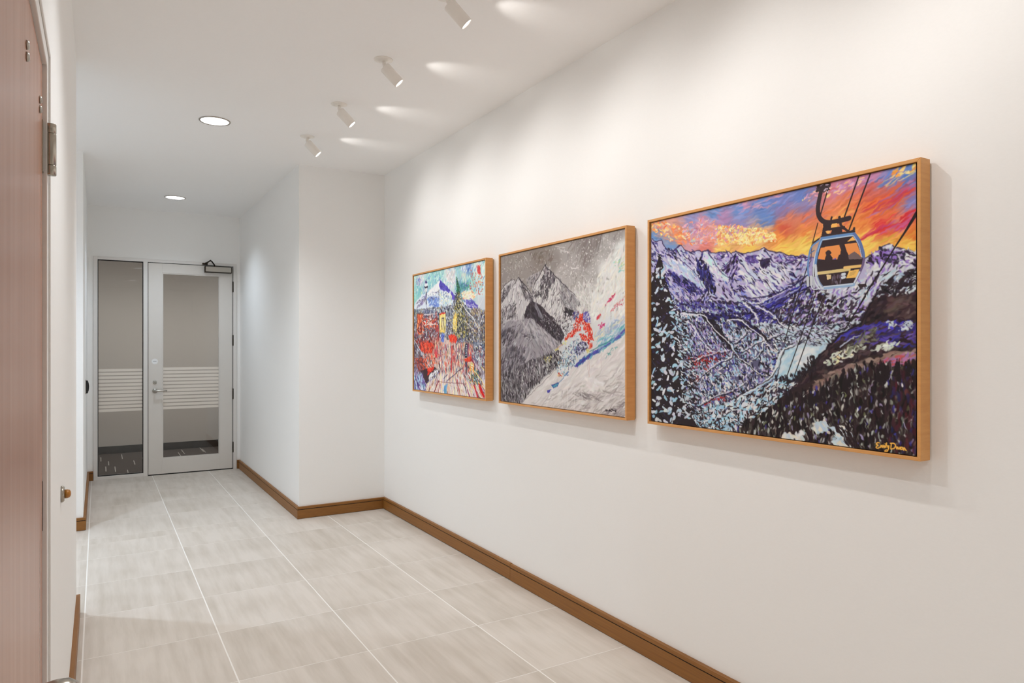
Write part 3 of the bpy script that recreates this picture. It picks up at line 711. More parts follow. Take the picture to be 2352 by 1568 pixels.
    for s, wd, col in (([624, 624, 592, 649, 573, 698, 558, 736, 528, 771, 477, 812, 403, 861, 334, 908], 12, (224, 230, 236)), ([613, 632, 588, 665, 569, 723, 528, 771, 469, 808, 386, 858, 316, 901], 3.5, (36, 30, 38)), ([628, 636, 599, 665, 584, 714, 558, 761, 505, 806, 428, 859, 360, 910], 3.5, (36, 30, 40)), ([606, 649, 581, 702, 558, 748, 516, 788, 445, 836], 4, (150, 190, 220))):
        c.spline(s, wd, col, 0.95, wd * 0.6)
    lake = [637, 620, 601, 641, 584, 682, 578, 723, 571, 756, 605, 763, 634, 752, 682, 721, 709, 694, 720, 660, 736, 640, 754, 622, 703, 625]
    mk = c.poly(lake, (168, 206, 226))
    c.dabs(mk, 130, [(180, 214, 230), (150, 196, 222), (205, 224, 232), (226, 230, 234)], (24, 60), (8, 20), -0.5, (0.5, 0.8), 0.3, 0.3, 5, 1.2)
    c.dabs([651, 633, 703, 633, 673, 702, 636, 703], 36, [(232, 234, 236), (222, 228, 234)], (16, 36), (10, 20), -0.3, (0.5, 0.8), 0.5, 0.3, 4, 1.2)
    c.line(lake[:10], 3.2, (40, 34, 44), 0.8)
    c.dabs([573, 756, 688, 712, 697, 739, 597, 785], 90, [(34, 26, 34), (44, 36, 46)], (8, 20), (3, 6), 1.4, (0.9, 1), 0.3, 0.3, 6)
    hillR = [1004, 353, 950, 379, 914, 401, 888, 446, 888, 445, 864, 500, 839, 542, 794, 572, 772, 591, 748, 623, 714, 660, 693, 702, 653, 758, 612, 826, 689, 760, 775, 707, 852, 670, 918, 646, 1002, 635]
    mk = c.poly(hillR, (48, 34, 40))
    c.dabs(mk, 700, [(44, 30, 36), (58, 42, 48), (76, 56, 60), (36, 26, 34)], (12, 40), (5, 13), -0.6, (0.8, 1), 0.4, 0.4, 7, 1.8)
    up = [1004, 354, 953, 381, 917, 403, 893, 443, 930, 436, 963, 439, 1004, 430]
    c.dabs(up, 150, [(216, 222, 230), (190, 206, 224), (225, 228, 232), (170, 190, 220)], (10, 32), (4, 9), -0.55, (0.85, 1), 0.5, 0.5, 8)
    c.dabs(up, 110, [(38, 28, 34), (52, 40, 52)], (8, 28), (3, 7), -0.5, (0.85, 1), 0.5, 0.5, 8)
    c.dabs([929, 456, 996, 454, 996, 526, 929, 508], 90, [(84, 62, 62), (100, 80, 80), (64, 46, 50)], (20, 46), (6, 14), -0.5, (0.6, 0.9), 0.4, 0.3, 7, 1.6)
    c.dabs([794, 568, 888, 536, 996, 548, 996, 627, 900, 620, 807, 596], 130, [(62, 56, 170), (88, 70, 170), (120, 100, 180), (70, 54, 70), (50, 44, 120)], (14, 42), (4, 10), -0.35, (0.7, 0.95), 0.4, 0.4, 8, 1.8)
    c.dabs([728, 676, 794, 635, 852, 612, 858, 635, 794, 675, 741, 700], 60, [(214, 224, 206), (226, 230, 220), (196, 206, 190), (230, 226, 180)], (8, 20), (4, 8), -0.5, (0.85, 1), 0.5, 0.4, 8)
    c.dabs([876, 635, 929, 605, 952, 616, 929, 635], 26, [(214, 224, 206), (220, 225, 225)], (10, 24), (4, 8), -0.6, (0.85, 1), 0.4, 0.4, 8)
    c.dabs([923, 534, 994, 537, 994, 562, 929, 568], 40, [(70, 66, 200), (210, 222, 228), (44, 38, 120)], (8, 22), (4, 9), -0.3, (0.85, 1), 0.6, 0.4, 8)
    c.dabs([794, 627, 888, 551, 900, 605, 820, 659], 50, [(110, 112, 96), (64, 56, 50), (140, 140, 120)], (10, 26), (5, 10), -0.5, (0.6, 0.9), 0.5, 0.4, 8)
    c.spline([768, 603, 814, 572, 876, 547], 6, (74, 70, 190), 0.8, 3)
    c.spline([788, 623, 820, 596, 845, 585], 5, (196, 206, 226), 0.85, 2)
    c.spline([888, 446, 888, 445, 864, 500, 839, 542, 794, 572, 748, 623, 693, 702], 4, (30, 22, 30), 0.95)
    c.dabs([689, 660, 717, 660, 707, 718, 653, 758, 634, 763], 70, [(30, 24, 30), (44, 34, 40)], (8, 22), (3, 6), 1.4, (0.9, 1), 0.3, 0.3, 6)
    fore = [612, 826, 689, 760, 775, 707, 852, 670, 918, 646, 1002, 635, 1007, 1019, 428, 1032, 148, 1022, 315, 960, 428, 937, 532, 862, 581, 821]
    mk = c.poly(fore, (50, 36, 38))
    band = [685, 802, 707, 759, 775, 711, 852, 674, 918, 650, 1002, 638, 1002, 671, 923, 676, 858, 697, 794, 722, 741, 773]
    c.dabs(band, 150, [(140, 112, 104), (160, 132, 120), (120, 94, 92), (176, 150, 140)], (20, 50), (5, 12), -0.35, (0.7, 0.95), 0.2, 0.3, 8, 1.8)
    c.dabs([888, 673, 996, 645, 996, 685, 900, 688], 40, [(190, 120, 170), (200, 90, 90), (160, 120, 190)], (14, 34), (4, 9), -0.5, (0.7, 0.95), 0.4, 0.4, 8)
    forest = [619, 832, 707, 784, 768, 739, 839, 697, 900, 680, 999, 685, 1007, 1019, 428, 1032, 315, 1010, 498, 911, 581, 839]
    c.dabs(forest, 750, [(66, 58, 56), (84, 78, 72), (100, 98, 92), (54, 40, 46), (120, 116, 108)], (12, 34), (4, 10), 1.5, (0.6, 0.95), 0.2, 0.4, 8, 1.8)
    c.dabs(forest, 620, [(34, 22, 26), (26, 18, 22), (44, 30, 34)], (18, 50), (5, 12), 1.55, (0.85, 1), 0.12, 0.3, 6)
    c.dabs(forest, 330, [(196, 204, 200), (220, 222, 216), (150, 156, 146), (70, 62, 160), (164, 150, 190), (120, 126, 90)], (8, 26), (3.4, 8), 1.65, (0.6, 1), 0.3, 0.5, 8, 2.0, wts=[4, 3, 4, 3, 2, 2])
    c.wobble(1.0, 12)
    c.dabs([938, 710, 1000, 707, 1000, 1005, 926, 1003], 90, [(60, 30, 40), (84, 34, 44), (46, 40, 90)], (14, 40), (5, 12), 1.55, (0.5, 0.85), 0.15, 0.3, 8, 1.8)
    for i in range(40):
        t = c.rng.random()
        x = 600 + t * 385
        y = 0
        bx = np.interp(x, np.array(band[2:12:2]), np.array(band[3:13:2])) + c.rng.uniform(22, 60)
        hh = c.rng.uniform(26, 52)
        c.poly([x - 7, bx + hh, x, bx - 6, x + 7, bx + hh], (34, 24, 28))
    sn = [148, 949, 315, 901, 463, 830, 573, 763, 643, 773, 597, 820, 515, 900, 409, 987, 315, 1030, 148, 1028]
    c.dabs(sn, 420, [(214, 224, 232), (170, 208, 228), (228, 230, 234), (150, 196, 222)], (12, 34), (6, 12), -0.5, (0.85, 1), 0.5, 0.5, 8)
    c.dabs(sn, 260, [(34, 24, 30), (44, 32, 40), (60, 36, 40)], (7, 24), (2.4, 6), lambda x, y: -0.7 if y < 900 else 0.9, (0.85, 1), 0.6, 0.5, 8)
    for pl, n in (([634, 979, 664, 958, 671, 990, 638, 1000], 26), ([696, 925, 741, 911, 748, 955, 700, 961], 44), ([758, 929, 794, 921, 820, 953, 820, 1000, 768, 1000], 110), ([597, 971, 634, 987, 627, 1006, 597, 1006], 26)):
        c.dabs(pl, n, [(226, 230, 228), (190, 214, 228), (232, 228, 216), (204, 220, 230)], (10, 26), (7, 14), 0.4, (0.8, 1), 0.6, 0.4, 6)
    c.dabs([755, 917, 827, 909, 845, 999, 814, 1005], 60, [(34, 24, 28), (50, 36, 40)], (16, 36), (3, 6), 1.0, (0.9, 1), 0.2, 0.4, 6)
    tree = [39, 178, 53, 180, 76, 291, 115, 401, 131, 550, 170, 697, 181, 842, 213, 962, 255, 1018, -15, 1024, -15, 281, 22, 241]
    mk = c.poly(tree, (42, 32, 36))
    c.dabs(mk, 300, [(40, 30, 34), (54, 40, 44), (34, 28, 40), (48, 40, 70)], (14, 40), (4, 10), 0.3, (0.8, 1), 0.5, 0.5, 6, 1.8)
    edge = [92, 378, 170, 468, 213, 634, 234, 797, 255, 957, 170, 967, 148, 760, 115, 550]
    c.dabs(edge, 170, [(38, 30, 36), (46, 36, 44)], (24, 60), (3, 7), 0.35, (0.9, 1), 0.35, 0.4, 6)
    c.dabs(mk, 125, [(196, 216, 230), (226, 230, 236), (160, 204, 226), (214, 220, 232)], (16, 38), (8, 16), -0.2, (0.9, 1), 0.6, 0.5, 6)
    c.dabs(edge, 150, [(196, 216, 230), (226, 228, 232), (160, 204, 226)], (8, 26), (3, 7), 0.35, (0.9, 1), 0.5, 0.5, 6)
    c.dabs(mk, 110, [(226, 230, 236), (180, 180, 225)], (4, 9), (3, 5), 0, (0.9, 1), 0.8, 0.3, 6)
    c.line([43, 174, 50, 288], 6, (36, 26, 30), 1)
    c.wobble(1.1, 24)
    c.wobble(0.9, 6)
    BK = (34, 24, 26)
    for s, wd in (([841, 2, 799, 139], 4.4), ([875, 1, 812, 193], 4.4), ([752, 3, 722, 118], 4), ([714, 146, 694, 230, 691, 289, 680, 306, 637, 459], 3), ([646, 425, 602, 593, 597, 610], 3.2), ([703, 429, 660, 577, 604, 756], 3.2), ([731, 440, 685, 577, 634, 742], 3.2), ([667, 834, 627, 899, 597, 956], 3.4)):
        c.line(s, wd, BK, 0.95)
    c.line([1001, 169, 973, 224], 10, BK, 1, 6)
    c.line([973, 224, 943, 278], 6, BK, 1, 4)
    c.line([943, 278, 873, 414, 844, 473, 861, 443, 798, 564], 4.2, BK, 1, 3.2)
    BR, BL, BL2, WH, OR = ((56, 42, 46), (104, 146, 200), (80, 110, 160), (214, 222, 232), (240, 152, 84))
    c.line([718, 0, 748, 8], 16, BR)
    c.line([714, 12, 745, 21], 10, BR)
    c.line([710, 21, 718, 20], 7, BR)
    c.dabs([711, -6, 751, 5, 748, 33, 733, 37, 714, 17], 30, [BR, (190, 170, 190), (70, 54, 60)], (6, 14), (3, 5), 0.2, (0.9, 1), 0.5, 0.3, 6)
    c.spline([728, 13, 722, 37, 717, 65, 714, 94, 718, 121, 730, 141, 748, 151, 775, 152, 813, 148], 13, BR, 1, 14)
    c.line([783, 138, 787, 167], 8, BR)
    c.line([757, 140, 759, 133], 6, BR)
    c.poly([731, 154, 757, 154, 757, 171, 801, 174, 799, 187, 733, 180], BR)
    c.poly([759, 158, 776, 158, 775, 173, 757, 173], (250, 190, 100))
    c.poly([731, 164, 745, 166, 741, 184, 745, 202, 725, 203], BR)
    c.poly([739, 183, 756, 183, 748, 200], (250, 195, 110))
    c.poly([760, 182, 790, 179, 794, 204, 753, 202], BR)
    c.spline([790, 173, 801, 186, 813, 199, 826, 196, 828, 188], 6.5, BR)
    c.poly([722, 202, 730, 192, 833, 198, 829, 207, 730, 207], BR)
    c.poly([699, 216, 721, 202, 718, 216, 696, 234], BR)
    c.poly([688, 242, 719, 218, 710, 259, 703, 309, 705, 350, 719, 401, 696, 399, 685, 355, 681, 299], (150, 130, 190), 0.45)
    c.poly([696, 312, 707, 313, 707, 354, 696, 353], BR)
    c.spline([718, 214, 692, 237, 683, 281, 681, 317, 683, 351], 5, BL, 1)
    c.spline([710, 255, 701, 294, 699, 342, 705, 376, 718, 399], 4, WH, 1)
    c.line([689, 259, 702, 250], 3, BL2)
    c.line([680, 353, 681, 384], 9, (200, 205, 212))
    c.line([691, 352, 692, 382], 9, (206, 210, 216))
    c.line([699, 353, 701, 392], 7, (190, 196, 204))
    c.line([686, 351, 687, 385], 2, BR)
    c.spline([691, 385, 699, 401, 721, 401], 3, WH)
    cab = [728, 205, 827, 206, 841, 227, 855, 271, 858, 302, 847, 342, 826, 398, 728, 402, 711, 362, 703, 309, 707, 269, 718, 231]
    c.poly(cab, BR)
    c.poly([724, 243, 787, 242, 790, 264, 784, 281, 771, 308, 760, 292, 736, 292, 714, 284], OR)
    c.poly([799, 242, 835, 242, 851, 298, 816, 298, 806, 270], OR)
    c.poly([807, 234, 824, 218, 834, 235], (250, 190, 100))
    c.poly([716, 287, 733, 291, 727, 309, 711, 310], (120, 96, 170))
    c.poly([810, 285, 829, 274, 844, 290, 854, 309, 813, 309], (120, 100, 100))
    c.poly([762, 292, 774, 290, 769, 304], (120, 96, 170))
    c.poly([736, 292, 741, 274, 754, 275, 761, 285, 762, 299, 775, 315, 733, 313], BR)
    c.line([748, 267, 748, 268], 16, BR)
    c.line([742, 265, 755, 268], 6, BR)
    c.poly([771, 311, 781, 280, 790, 275, 804, 280, 813, 310, 813, 320], BR)
    c.line([795, 270, 795, 272], 17, BR)
    c.line([788, 244, 799, 280], 10, BR)
    c.poly([710, 288, 858, 306, 854, 326, 844, 328, 708, 328], BR)
    c.line([715, 341, 763, 340, 813, 338], 9, (222, 200, 140))
    c.line([799, 330, 848, 330], 8, (238, 196, 120))
    c.poly([813, 343, 843, 342, 836, 370, 804, 370], (246, 196, 104))
    c.poly([816, 349, 836, 344, 827, 361, 813, 363], (214, 170, 96), 0.8)
    c.poly([742, 350, 757, 351, 756, 367, 744, 369], (226, 200, 150))
    c.line([792, 355, 799, 354], 8, WH)
    c.line([792, 367, 799, 365], 8, WH)
    c.dabs([757, 349, 787, 351, 787, 384, 757, 381], 22, [(120, 110, 130), (90, 76, 84)], (8, 18), (3, 6), 1.5, (0.7, 1), 0.3, 0.3, 8)
    c.line([816, 238, 837, 238], 7, BR)
    c.spline([727, 210, 718, 238, 710, 273, 706, 310], 8.5, BL, 1, 7)
    c.spline([727, 214, 714, 256], 3, (170, 200, 230), 0.9, 2)
    c.line([727, 209, 775, 209, 828, 210], 10, BL)
    c.line([730, 214, 775, 214, 824, 214], 3, (196, 214, 234))
    c.spline([828, 210, 843, 238, 854, 278, 857, 306], 10, (96, 120, 176), 1, 7)
    c.spline([826, 215, 841, 251, 851, 298], 3, (180, 196, 226), 0.9)
    c.spline([857, 306, 852, 333, 838, 369, 826, 396], 7, (110, 92, 130), 1, 7)
    c.line([844, 352, 826, 396], 5, WH)
    c.line([826, 396, 775, 398, 728, 399], 10, (150, 180, 214))
    c.line([824, 393, 775, 394, 733, 395], 3, WH)
    c.spline([706, 310, 710, 354, 719, 381, 729, 400], 9, (206, 214, 224), 1)
    c.spline([712, 351, 721, 377, 731, 394], 3, (120, 140, 180), 0.9)
    c.poly([838, 397, 863, 396, 866, 407, 844, 410], BR)
    G = (250, 190, 84)
    for s in ([901, 969, 896, 969, 892, 975, 897, 978, 893, 983, 892, 988, 897, 989, 902, 984], [904, 985, 906, 977, 909, 984, 911, 976, 914, 984, 915, 977], [917, 976, 916, 983], [921, 966, 919, 983], [923, 975, 925, 982, 927, 975], [927, 975, 926, 986, 921, 997, 916, 996, 921, 990], [934, 965, 932, 985], [931, 966, 941, 965, 945, 972, 941, 982, 932, 986], [947, 975, 949, 983, 951, 976, 954, 983, 957, 975], [963, 975, 959, 976, 959, 983, 964, 980, 964, 975, 965, 983], [967, 976, 967, 984, 969, 976, 972, 983, 974, 983]):
        c.spline(s, 3.0, G, 1, 2.6)
    c.line([917, 970, 918, 971], 3, G)
    return c.img

def paint_skier(w, h):
    """grey peaks in a storm and a skier in red carving a white slope"""
    c = Canvas(w, h, 23)
    c.field([[-8, 7] + [150, 142, 138], [148, -4] + [150, 142, 136], [384, 40] + [140, 130, 124], [594, 27] + [168, 162, 160], [783, 22] + [140, 132, 130], [953, 17] + [160, 154, 152], [209, 123] + [156, 148, 144], [492, 104] + [150, 142, 138], [667, 136] + [176, 170, 168], [738, 116] + [150, 142, 140], [870, 86] + [176, 172, 170], [544, 188] + [188, 182, 180], [691, 254] + [180, 175, 172], [783, 210] + [182, 178, 176], [870, 203] + [226, 226, 224], [973, 103] + [228, 232, 230], [953, 265] + [236, 236, 232], [827, 358] + [234, 233, 230], [691, 347] + [222, 220, 216], [5, 204] + [150, 142, 140], [973, 403] + [226, 224, 222], [944, 492] + [220, 224, 230], [668, 574] + [214, 216, 220]], 3.6)
    base = c.img.copy()
    sky = [-22, -8, 993, -6, 993, 473, 738, 460, 492, 135, 209, 182, -22, 246]
    c.dabs(sky, 420, [(128, 118, 112), (160, 152, 148), (178, 172, 170), (146, 138, 134)], (14, 60), (4, 12), lambda x, y: -0.9 if x > 600 else -0.4, (0.25, 0.55), 0.5, 0.4, 6, 1.3)
    c.dabs([269, 15, 492, 25, 492, 104, 350, 92], 50, [(116, 104, 96), (130, 118, 110)], (16, 44), (6, 14), -0.9, (0.4, 0.7), 0.4, 0.4, 6, 1.4)
    c.dabs([619, 0, 870, 2, 827, 108, 714, 135], 70, [(122, 112, 110), (134, 126, 124)], (34, 90), (4, 10), -1.1, (0.35, 0.65), 0.15, 0.2, 6, 1.4)
    c.dabs([-8, -2, 269, 31, 304, 119, 84, 125], 70, [(212, 208, 204), (196, 190, 186), (120, 110, 106)], (10, 30), (2, 4), 0.9, (0.5, 0.9), 0.8, 0.5, 6)
    spray = [993, 72, 904, 113, 836, 216, 783, 318, 756, 407, 783, 463, 997, 473]
    c.dabs(spray, 420, [(240, 240, 236), (232, 234, 232), (226, 224, 220), (238, 232, 220)], (18, 60), (5, 14), -1.0, (0.5, 0.85), 0.4, 0.3, 5, 1.4)
    c.dabs([643, 268, 783, 246, 774, 408, 691, 421], 170, [(232, 230, 226), (200, 196, 194), (224, 222, 218)], (10, 36), (3, 8), 1.2, (0.6, 0.9), 0.6, 0.4, 7)
    c.dabs([920, 157, 993, 147, 993, 222, 937, 214], 22, [(120, 196, 190), (150, 210, 200), (200, 214, 150)], (10, 26), (3, 6), -0.5, (0.6, 0.9), 0.3, 0.4, 8)
    LG, MG, DG, WH, BK = ((196, 190, 192), (150, 144, 148), (92, 86, 92), (232, 230, 230), (54, 46, 52))
    left = [-22, 255, 51, 195, 129, 173, 141, 188, 179, 162, 209, 193, 269, 251, 316, 313, 339, 401, 304, 468, -22, 454]
    main = [420, 110, 406, 136, 350, 190, 304, 255, 304, 316, 350, 401, 492, 460, 634, 455, 705, 381, 667, 330, 604, 279, 544, 227, 513, 204, 465, 155]
    back = [245, 186, 304, 164, 361, 150, 384, 137, 350, 198, 281, 248]
    mk = c.poly(back, (166, 158, 160))
    c.dabs(mk, 60, [DG, LG, MG], (10, 30), (3, 7), -1.0, (0.7, 1), 0.4, 0.4, 7)
    mk = c.poly(main, (206, 202, 202))
    c.dabs(mk, 380, [WH, (218, 214, 214), LG, (226, 222, 220)], (16, 54), (4, 11), 2.0, (0.6, 0.95), 0.35, 0.3, 6, 2.0)
    c.dabs([420, 114, 471, 168, 508, 215, 492, 245, 449, 248, 439, 327, 384, 302, 373, 221, 406, 156], 170, [DG, BK, (120, 112, 118), MG, (70, 62, 68)], (12, 40), (3, 8), 1.6, (0.75, 1), 0.5, 0.5, 7)
    c.dabs([539, 219, 604, 283, 700, 377, 667, 405, 584, 392, 539, 346], 130, [(150, 146, 150), (164, 160, 164), (140, 134, 138)], (20, 60), (5, 12), 0.95, (0.6, 0.9), 0.3, 0.3, 6, 1.6)
    c.dabs(mk, 130, [BK, DG, (70, 62, 68)], (12, 44), (1.8, 4.4), 2.0, (0.7, 1), 0.5, 0.4, 7)
    c.dabs([304, 267, 384, 282, 384, 310, 327, 310], 50, [BK, DG], (8, 26), (2, 5), 1.9, (0.8, 1), 0.3, 0.4, 7)
    mk = c.poly(left, (200, 196, 198))
    c.dabs(mk, 260, [WH, (216, 212, 214), LG], (16, 54), (4, 11), 1.9, (0.6, 0.95), 0.35, 0.3, 6, 2.0)
    c.dabs([-8, 247, 71, 206, 110, 214, 58, 288, -8, 331], 100, [BK, DG, (120, 114, 120)], (10, 36), (2.4, 6), 2.1, (0.75, 1), 0.3, 0.4, 7)
    c.dabs([197, 181, 269, 255, 316, 313, 304, 337, 221, 289, 197, 232], 110, [DG, (110, 104, 110), MG, BK], (12, 40), (3, 7), 0.95, (0.75, 1), 0.4, 0.4, 7)
    c.dabs([-15, 358, 148, 325, 160, 424, -8, 455], 170, [BK, DG, (130, 124, 130), LG], (10, 40), (2.4, 6), 2.0, (0.75, 1), 0.4, 0.4, 7)
    c.dabs(mk, 90, [BK, DG], (14, 44), (1.8, 4), 2.0, (0.7, 1), 0.4, 0.4, 7)
    for s, wd in (([420, 110, 433, 135, 465, 157, 513, 204, 549, 231, 604, 279, 667, 332], 5), ([420, 110, 384, 153, 350, 194, 310, 255, 304, 312], 4.5), ([179, 162, 209, 195, 269, 251, 316, 313], 4.5), ([179, 163, 141, 200, 103, 240], 3), ([-22, 255, 51, 195, 129, 174, 140, 187], 3.5), ([439, 168, 439, 247, 433, 338], 3.5)):
        c.spline(s, wd, BK, 0.85, wd * 0.5)
    dark = [269, 351, 304, 333, 350, 344, 417, 393, 523, 474, 469, 456, 545, 500, 577, 557, 545, 605, 491, 572, 401, 507, 318, 449, 233, 436, 234, 403]
    mk = c.poly(dark, (62, 52, 60))
    c.dabs(mk, 260, [(50, 40, 48), (74, 64, 72), (96, 88, 96), (40, 32, 38)], (14, 46), (4, 10), 0.8, (0.75, 1), 0.3, 0.4, 7, 2.0)
    c.dabs([327, 343, 350, 356, 395, 436, 378, 451, 350, 409], 26, [(150, 146, 156), (128, 122, 132)], (24, 56), (5, 10), 1.1, (0.7, 0.95), 0.15, 0.3, 6)
    c.dabs([417, 397, 523, 474, 566, 553, 513, 572, 366, 460], 110, [(226, 224, 226), (190, 186, 190)], (3, 8), (2.4, 4.4), 0.8, (0.8, 1), 0.6, 0.3, 6)
    rk = [584, 388, 643, 403, 638, 481, 643, 519, 597, 549, 545, 476, 523, 466, 544, 436]
    c.dabs(rk, 150, [BK, (80, 72, 78), WH, (170, 166, 170)], (8, 30), (2.4, 5.5), -0.9, (0.75, 1), 0.5, 0.5, 8)
    c.dabs([584, 388, 643, 407, 643, 437, 574, 437], 50, [BK, (44, 38, 44)], (10, 26), (4, 8), 0.9, (0.8, 1), 0.5, 0.4, 7)
    hill = [239, 441, 294, 448, 401, 507, 491, 572, 545, 609, 491, 645, 435, 704, 294, 749, 156, 834, -14, 889, -14, 471, 90, 448]
    mk = c.poly(hill, (158, 152, 158))
    c.dabs(mk, 420, [(176, 170, 176), (150, 144, 150), (128, 122, 130), (190, 186, 190)], (20, 66), (6, 15), lambda x, y: 2.2 if x < 300 else 1.0, (0.5, 0.85), 0.3, 0.3, 7, 1.5)
    c.dabs([-7, 508, 116, 503, 156, 549, 76, 620, -7, 564], 80, [(76, 68, 76), (60, 52, 60), (110, 104, 112)], (20, 56), (4, 10), 2.3, (0.6, 0.95), 0.25, 0.4, 7)
    c.dabs([56, 624, 233, 624, 245, 716, 123, 800, 0, 842, -7, 721], 190, [(86, 78, 86), (104, 96, 106), (70, 62, 70), (130, 124, 132)], (16, 54), (5, 12), 2.1, (0.6, 0.9), 0.35, 0.4, 7, 1.8)
    c.dabs([207, 532, 318, 548, 412, 562, 342, 574, 220, 567], 30, [(96, 90, 98), (80, 72, 80)], (16, 44), (3, 7), 0.25, (0.6, 0.9), 0.3, 0.4, 7)
    c.dabs(mk, 130, [(70, 62, 70), (84, 76, 84)], (14, 50), (1.8, 4), lambda x, y: 2.3 if x < 300 else 0.9, (0.6, 0.9), 0.35, 0.4, 7)
    c.dabs([207, 444, 318, 466, 491, 584, 513, 621, 342, 582, 233, 524], 70, [(196, 192, 196), (206, 202, 206), (168, 164, 170)], (24, 70), (5, 12), 0.9, (0.5, 0.8), 0.25, 0.3, 6, 1.6)
    fr = [-14, 824, 156, 771, 270, 715, 401, 679, 513, 661, 566, 693, 529, 750, 435, 799, 318, 877, 207, 994, -14, 1005]
    mk = c.poly(fr, (92, 84, 90), 0.7)
    c.dabs(mk, 420, [(44, 36, 42), (60, 52, 58), (36, 28, 34)], (14, 48), (3, 8), 1.5, (0.75, 1), 0.2, 0.3, 7)
    c.dabs(mk, 430, [(216, 212, 214), (188, 184, 188), (150, 144, 150), (230, 228, 228)], (8, 34), (2.4, 5.4), 1.5, (0.75, 1), 0.3, 0.4, 8)
    c.dabs([401, 679, 545, 645, 545, 734, 457, 777, 401, 746], 130, [(36, 28, 34), (50, 42, 48), (214, 212, 206)], (8, 26), (3, 6.4), 1.3, (0.8, 1), 0.6, 0.4, 8, wts=[3, 3, 2])
    c.dabs([401, 687, 491, 678, 457, 711, 412, 712], 14, [(214, 200, 110), (226, 216, 150)], (8, 20), (3, 6), 0.8, (0.8, 1), 0.5, 0.4, 8)
    sl = [195, 1002, 318, 894, 435, 807, 513, 759, 659, 738, 784, 682, 1003, 558, 1003, 1003]
    c.poly(sl, (222, 216, 214))
    c.dabs(sl, 500, [(232, 228, 226), (222, 216, 214), (210, 204, 202), (238, 234, 232)], (34, 110), (6, 16), -0.55, (0.4, 0.75), 0.15, 0.2, 5, 1.3)
    c.dabs([220, 1002, 513, 897, 718, 829, 1003, 721, 1003, 1003], 170, [(186, 178, 176), (170, 160, 158), (200, 192, 190)], (30, 110), (3, 10), -0.5, (0.35, 0.7), 0.25, 0.2, 6, 1.4)
    c.dabs([457, 996, 718, 863, 1003, 791, 1003, 1000], 120, [(150, 140, 140), (168, 158, 156), (206, 200, 198)], (34, 100), (3, 9), lambda x, y: -0.6 if x < 620 else -0.35, (0.35, 0.7), 0.3, 0.2, 6, 1.4)
    c.dabs([608, 883, 742, 888, 879, 930, 765, 921, 618, 902], 26, [(140, 130, 130), (120, 110, 112)], (40, 90), (2, 4), 0.25, (0.5, 0.8), 0.08, 0.2, 6)
    c.dabs([732, 805, 839, 814, 857, 858, 756, 865], 40, [(236, 232, 230), (228, 222, 220)], (30, 70), (12, 26), 0.3, (0.6, 0.9), 0.4, 0.3, 4, 1.3)
    c.dabs([803, 1000, 999, 915, 999, 1000, 812, 1003], 50, [(120, 108, 110), (150, 140, 142), (170, 160, 160)], (24, 70), (3, 8), -0.5, (0.5, 0.8), 0.25, 0.2, 7, 1.6)
    c.line([207, 994, 366, 870, 513, 761], 3.5, (120, 110, 112), 0.6)
    wk = [659, 727, 765, 659, 857, 621, 1003, 516, 1003, 548, 866, 636, 775, 674, 668, 736]
    c.dabs(wk, 170, [(64, 150, 168), (96, 176, 186), (74, 110, 170), (92, 84, 170), (150, 190, 205)], (16, 60), (4, 9), -0.58, (0.7, 1), 0.15, 0.3, 9)
    c.dabs([659, 723, 812, 640, 875, 625, 775, 674, 664, 734], 70, [(84, 74, 164), (70, 60, 150), (60, 96, 170)], (12, 40), (4, 8), -0.55, (0.8, 1), 0.25, 0.4, 8)
    c.dabs([839, 640, 1003, 519, 1003, 495, 812, 588], 80, [(150, 196, 208), (120, 150, 196), (200, 214, 220), (90, 170, 180)], (20, 60), (4, 9), -0.6, (0.5, 0.85), 0.2, 0.3, 8, 1.8)
    c.dabs([789, 557, 1003, 452, 1003, 488, 812, 588], 90, [(190, 200, 214), (160, 184, 200), (226, 220, 190), (150, 170, 204)], (14, 50), (4, 9), -0.6, (0.5, 0.85), 0.3, 0.4, 8)
    c.dabs([821, 495, 866, 500, 839, 525], 8, [(200, 40, 110), (214, 60, 120)], (10, 24), (5, 9), -0.8, (0.9, 1), 0.3, 0.3, 6)
    c.dabs([870, 396, 895, 356, 933, 335, 920, 365], 22, [(206, 40, 84), (196, 50, 100)], (8, 20), (3, 6), -1.0, (0.85, 1), 0.6, 0.5, 8)
    c.dabs([895, 426, 993, 354, 993, 388, 933, 428], 50, [(200, 70, 100), (206, 90, 80), (214, 140, 160)], (5, 16), (2.4, 4.5), -0.5, (0.6, 0.95), 0.8, 0.4, 8)
    c.dabs([809, 464, 844, 441, 840, 451, 814, 475], 8, [(200, 50, 90), (206, 60, 60)], (12, 26), (3, 6), -0.9, (0.85, 1), 0.3, 0.3, 8)
    c.dabs([910, 629, 953, 625, 944, 640, 884, 676, 875, 677], 16, [(80, 150, 150), (110, 170, 170)], (8, 22), (3, 5), -0.5, (0.7, 1), 0.3, 0.4, 8)
    ls = [513, 735, 566, 645, 668, 566, 698, 613, 659, 723, 608, 756, 566, 797, 513, 796]
    c.dabs(ls, 300, [(228, 230, 232), (200, 220, 226), (170, 206, 214), (120, 160, 190), (236, 226, 190), (90, 84, 140)], (8, 26), (3, 6), 1.1, (0.75, 1), 0.6, 0.5, 9, wts=[6, 4, 3, 2, 2, 2])
    c.dabs(ls, 90, [(54, 46, 56), (60, 100, 130)], (6, 18), (2.4, 4.4), -0.8, (0.7, 1), 0.5, 0.5, 8)
    c.dabs([523, 775, 571, 765, 555, 798, 513, 800], 9, [(200, 80, 60), (232, 206, 140)], (8, 18), (4, 7), 0.5, (0.8, 1), 0.5, 0.4, 8)
    RD, RO, NV = ((214, 44, 30), (232, 92, 60), (62, 54, 130))
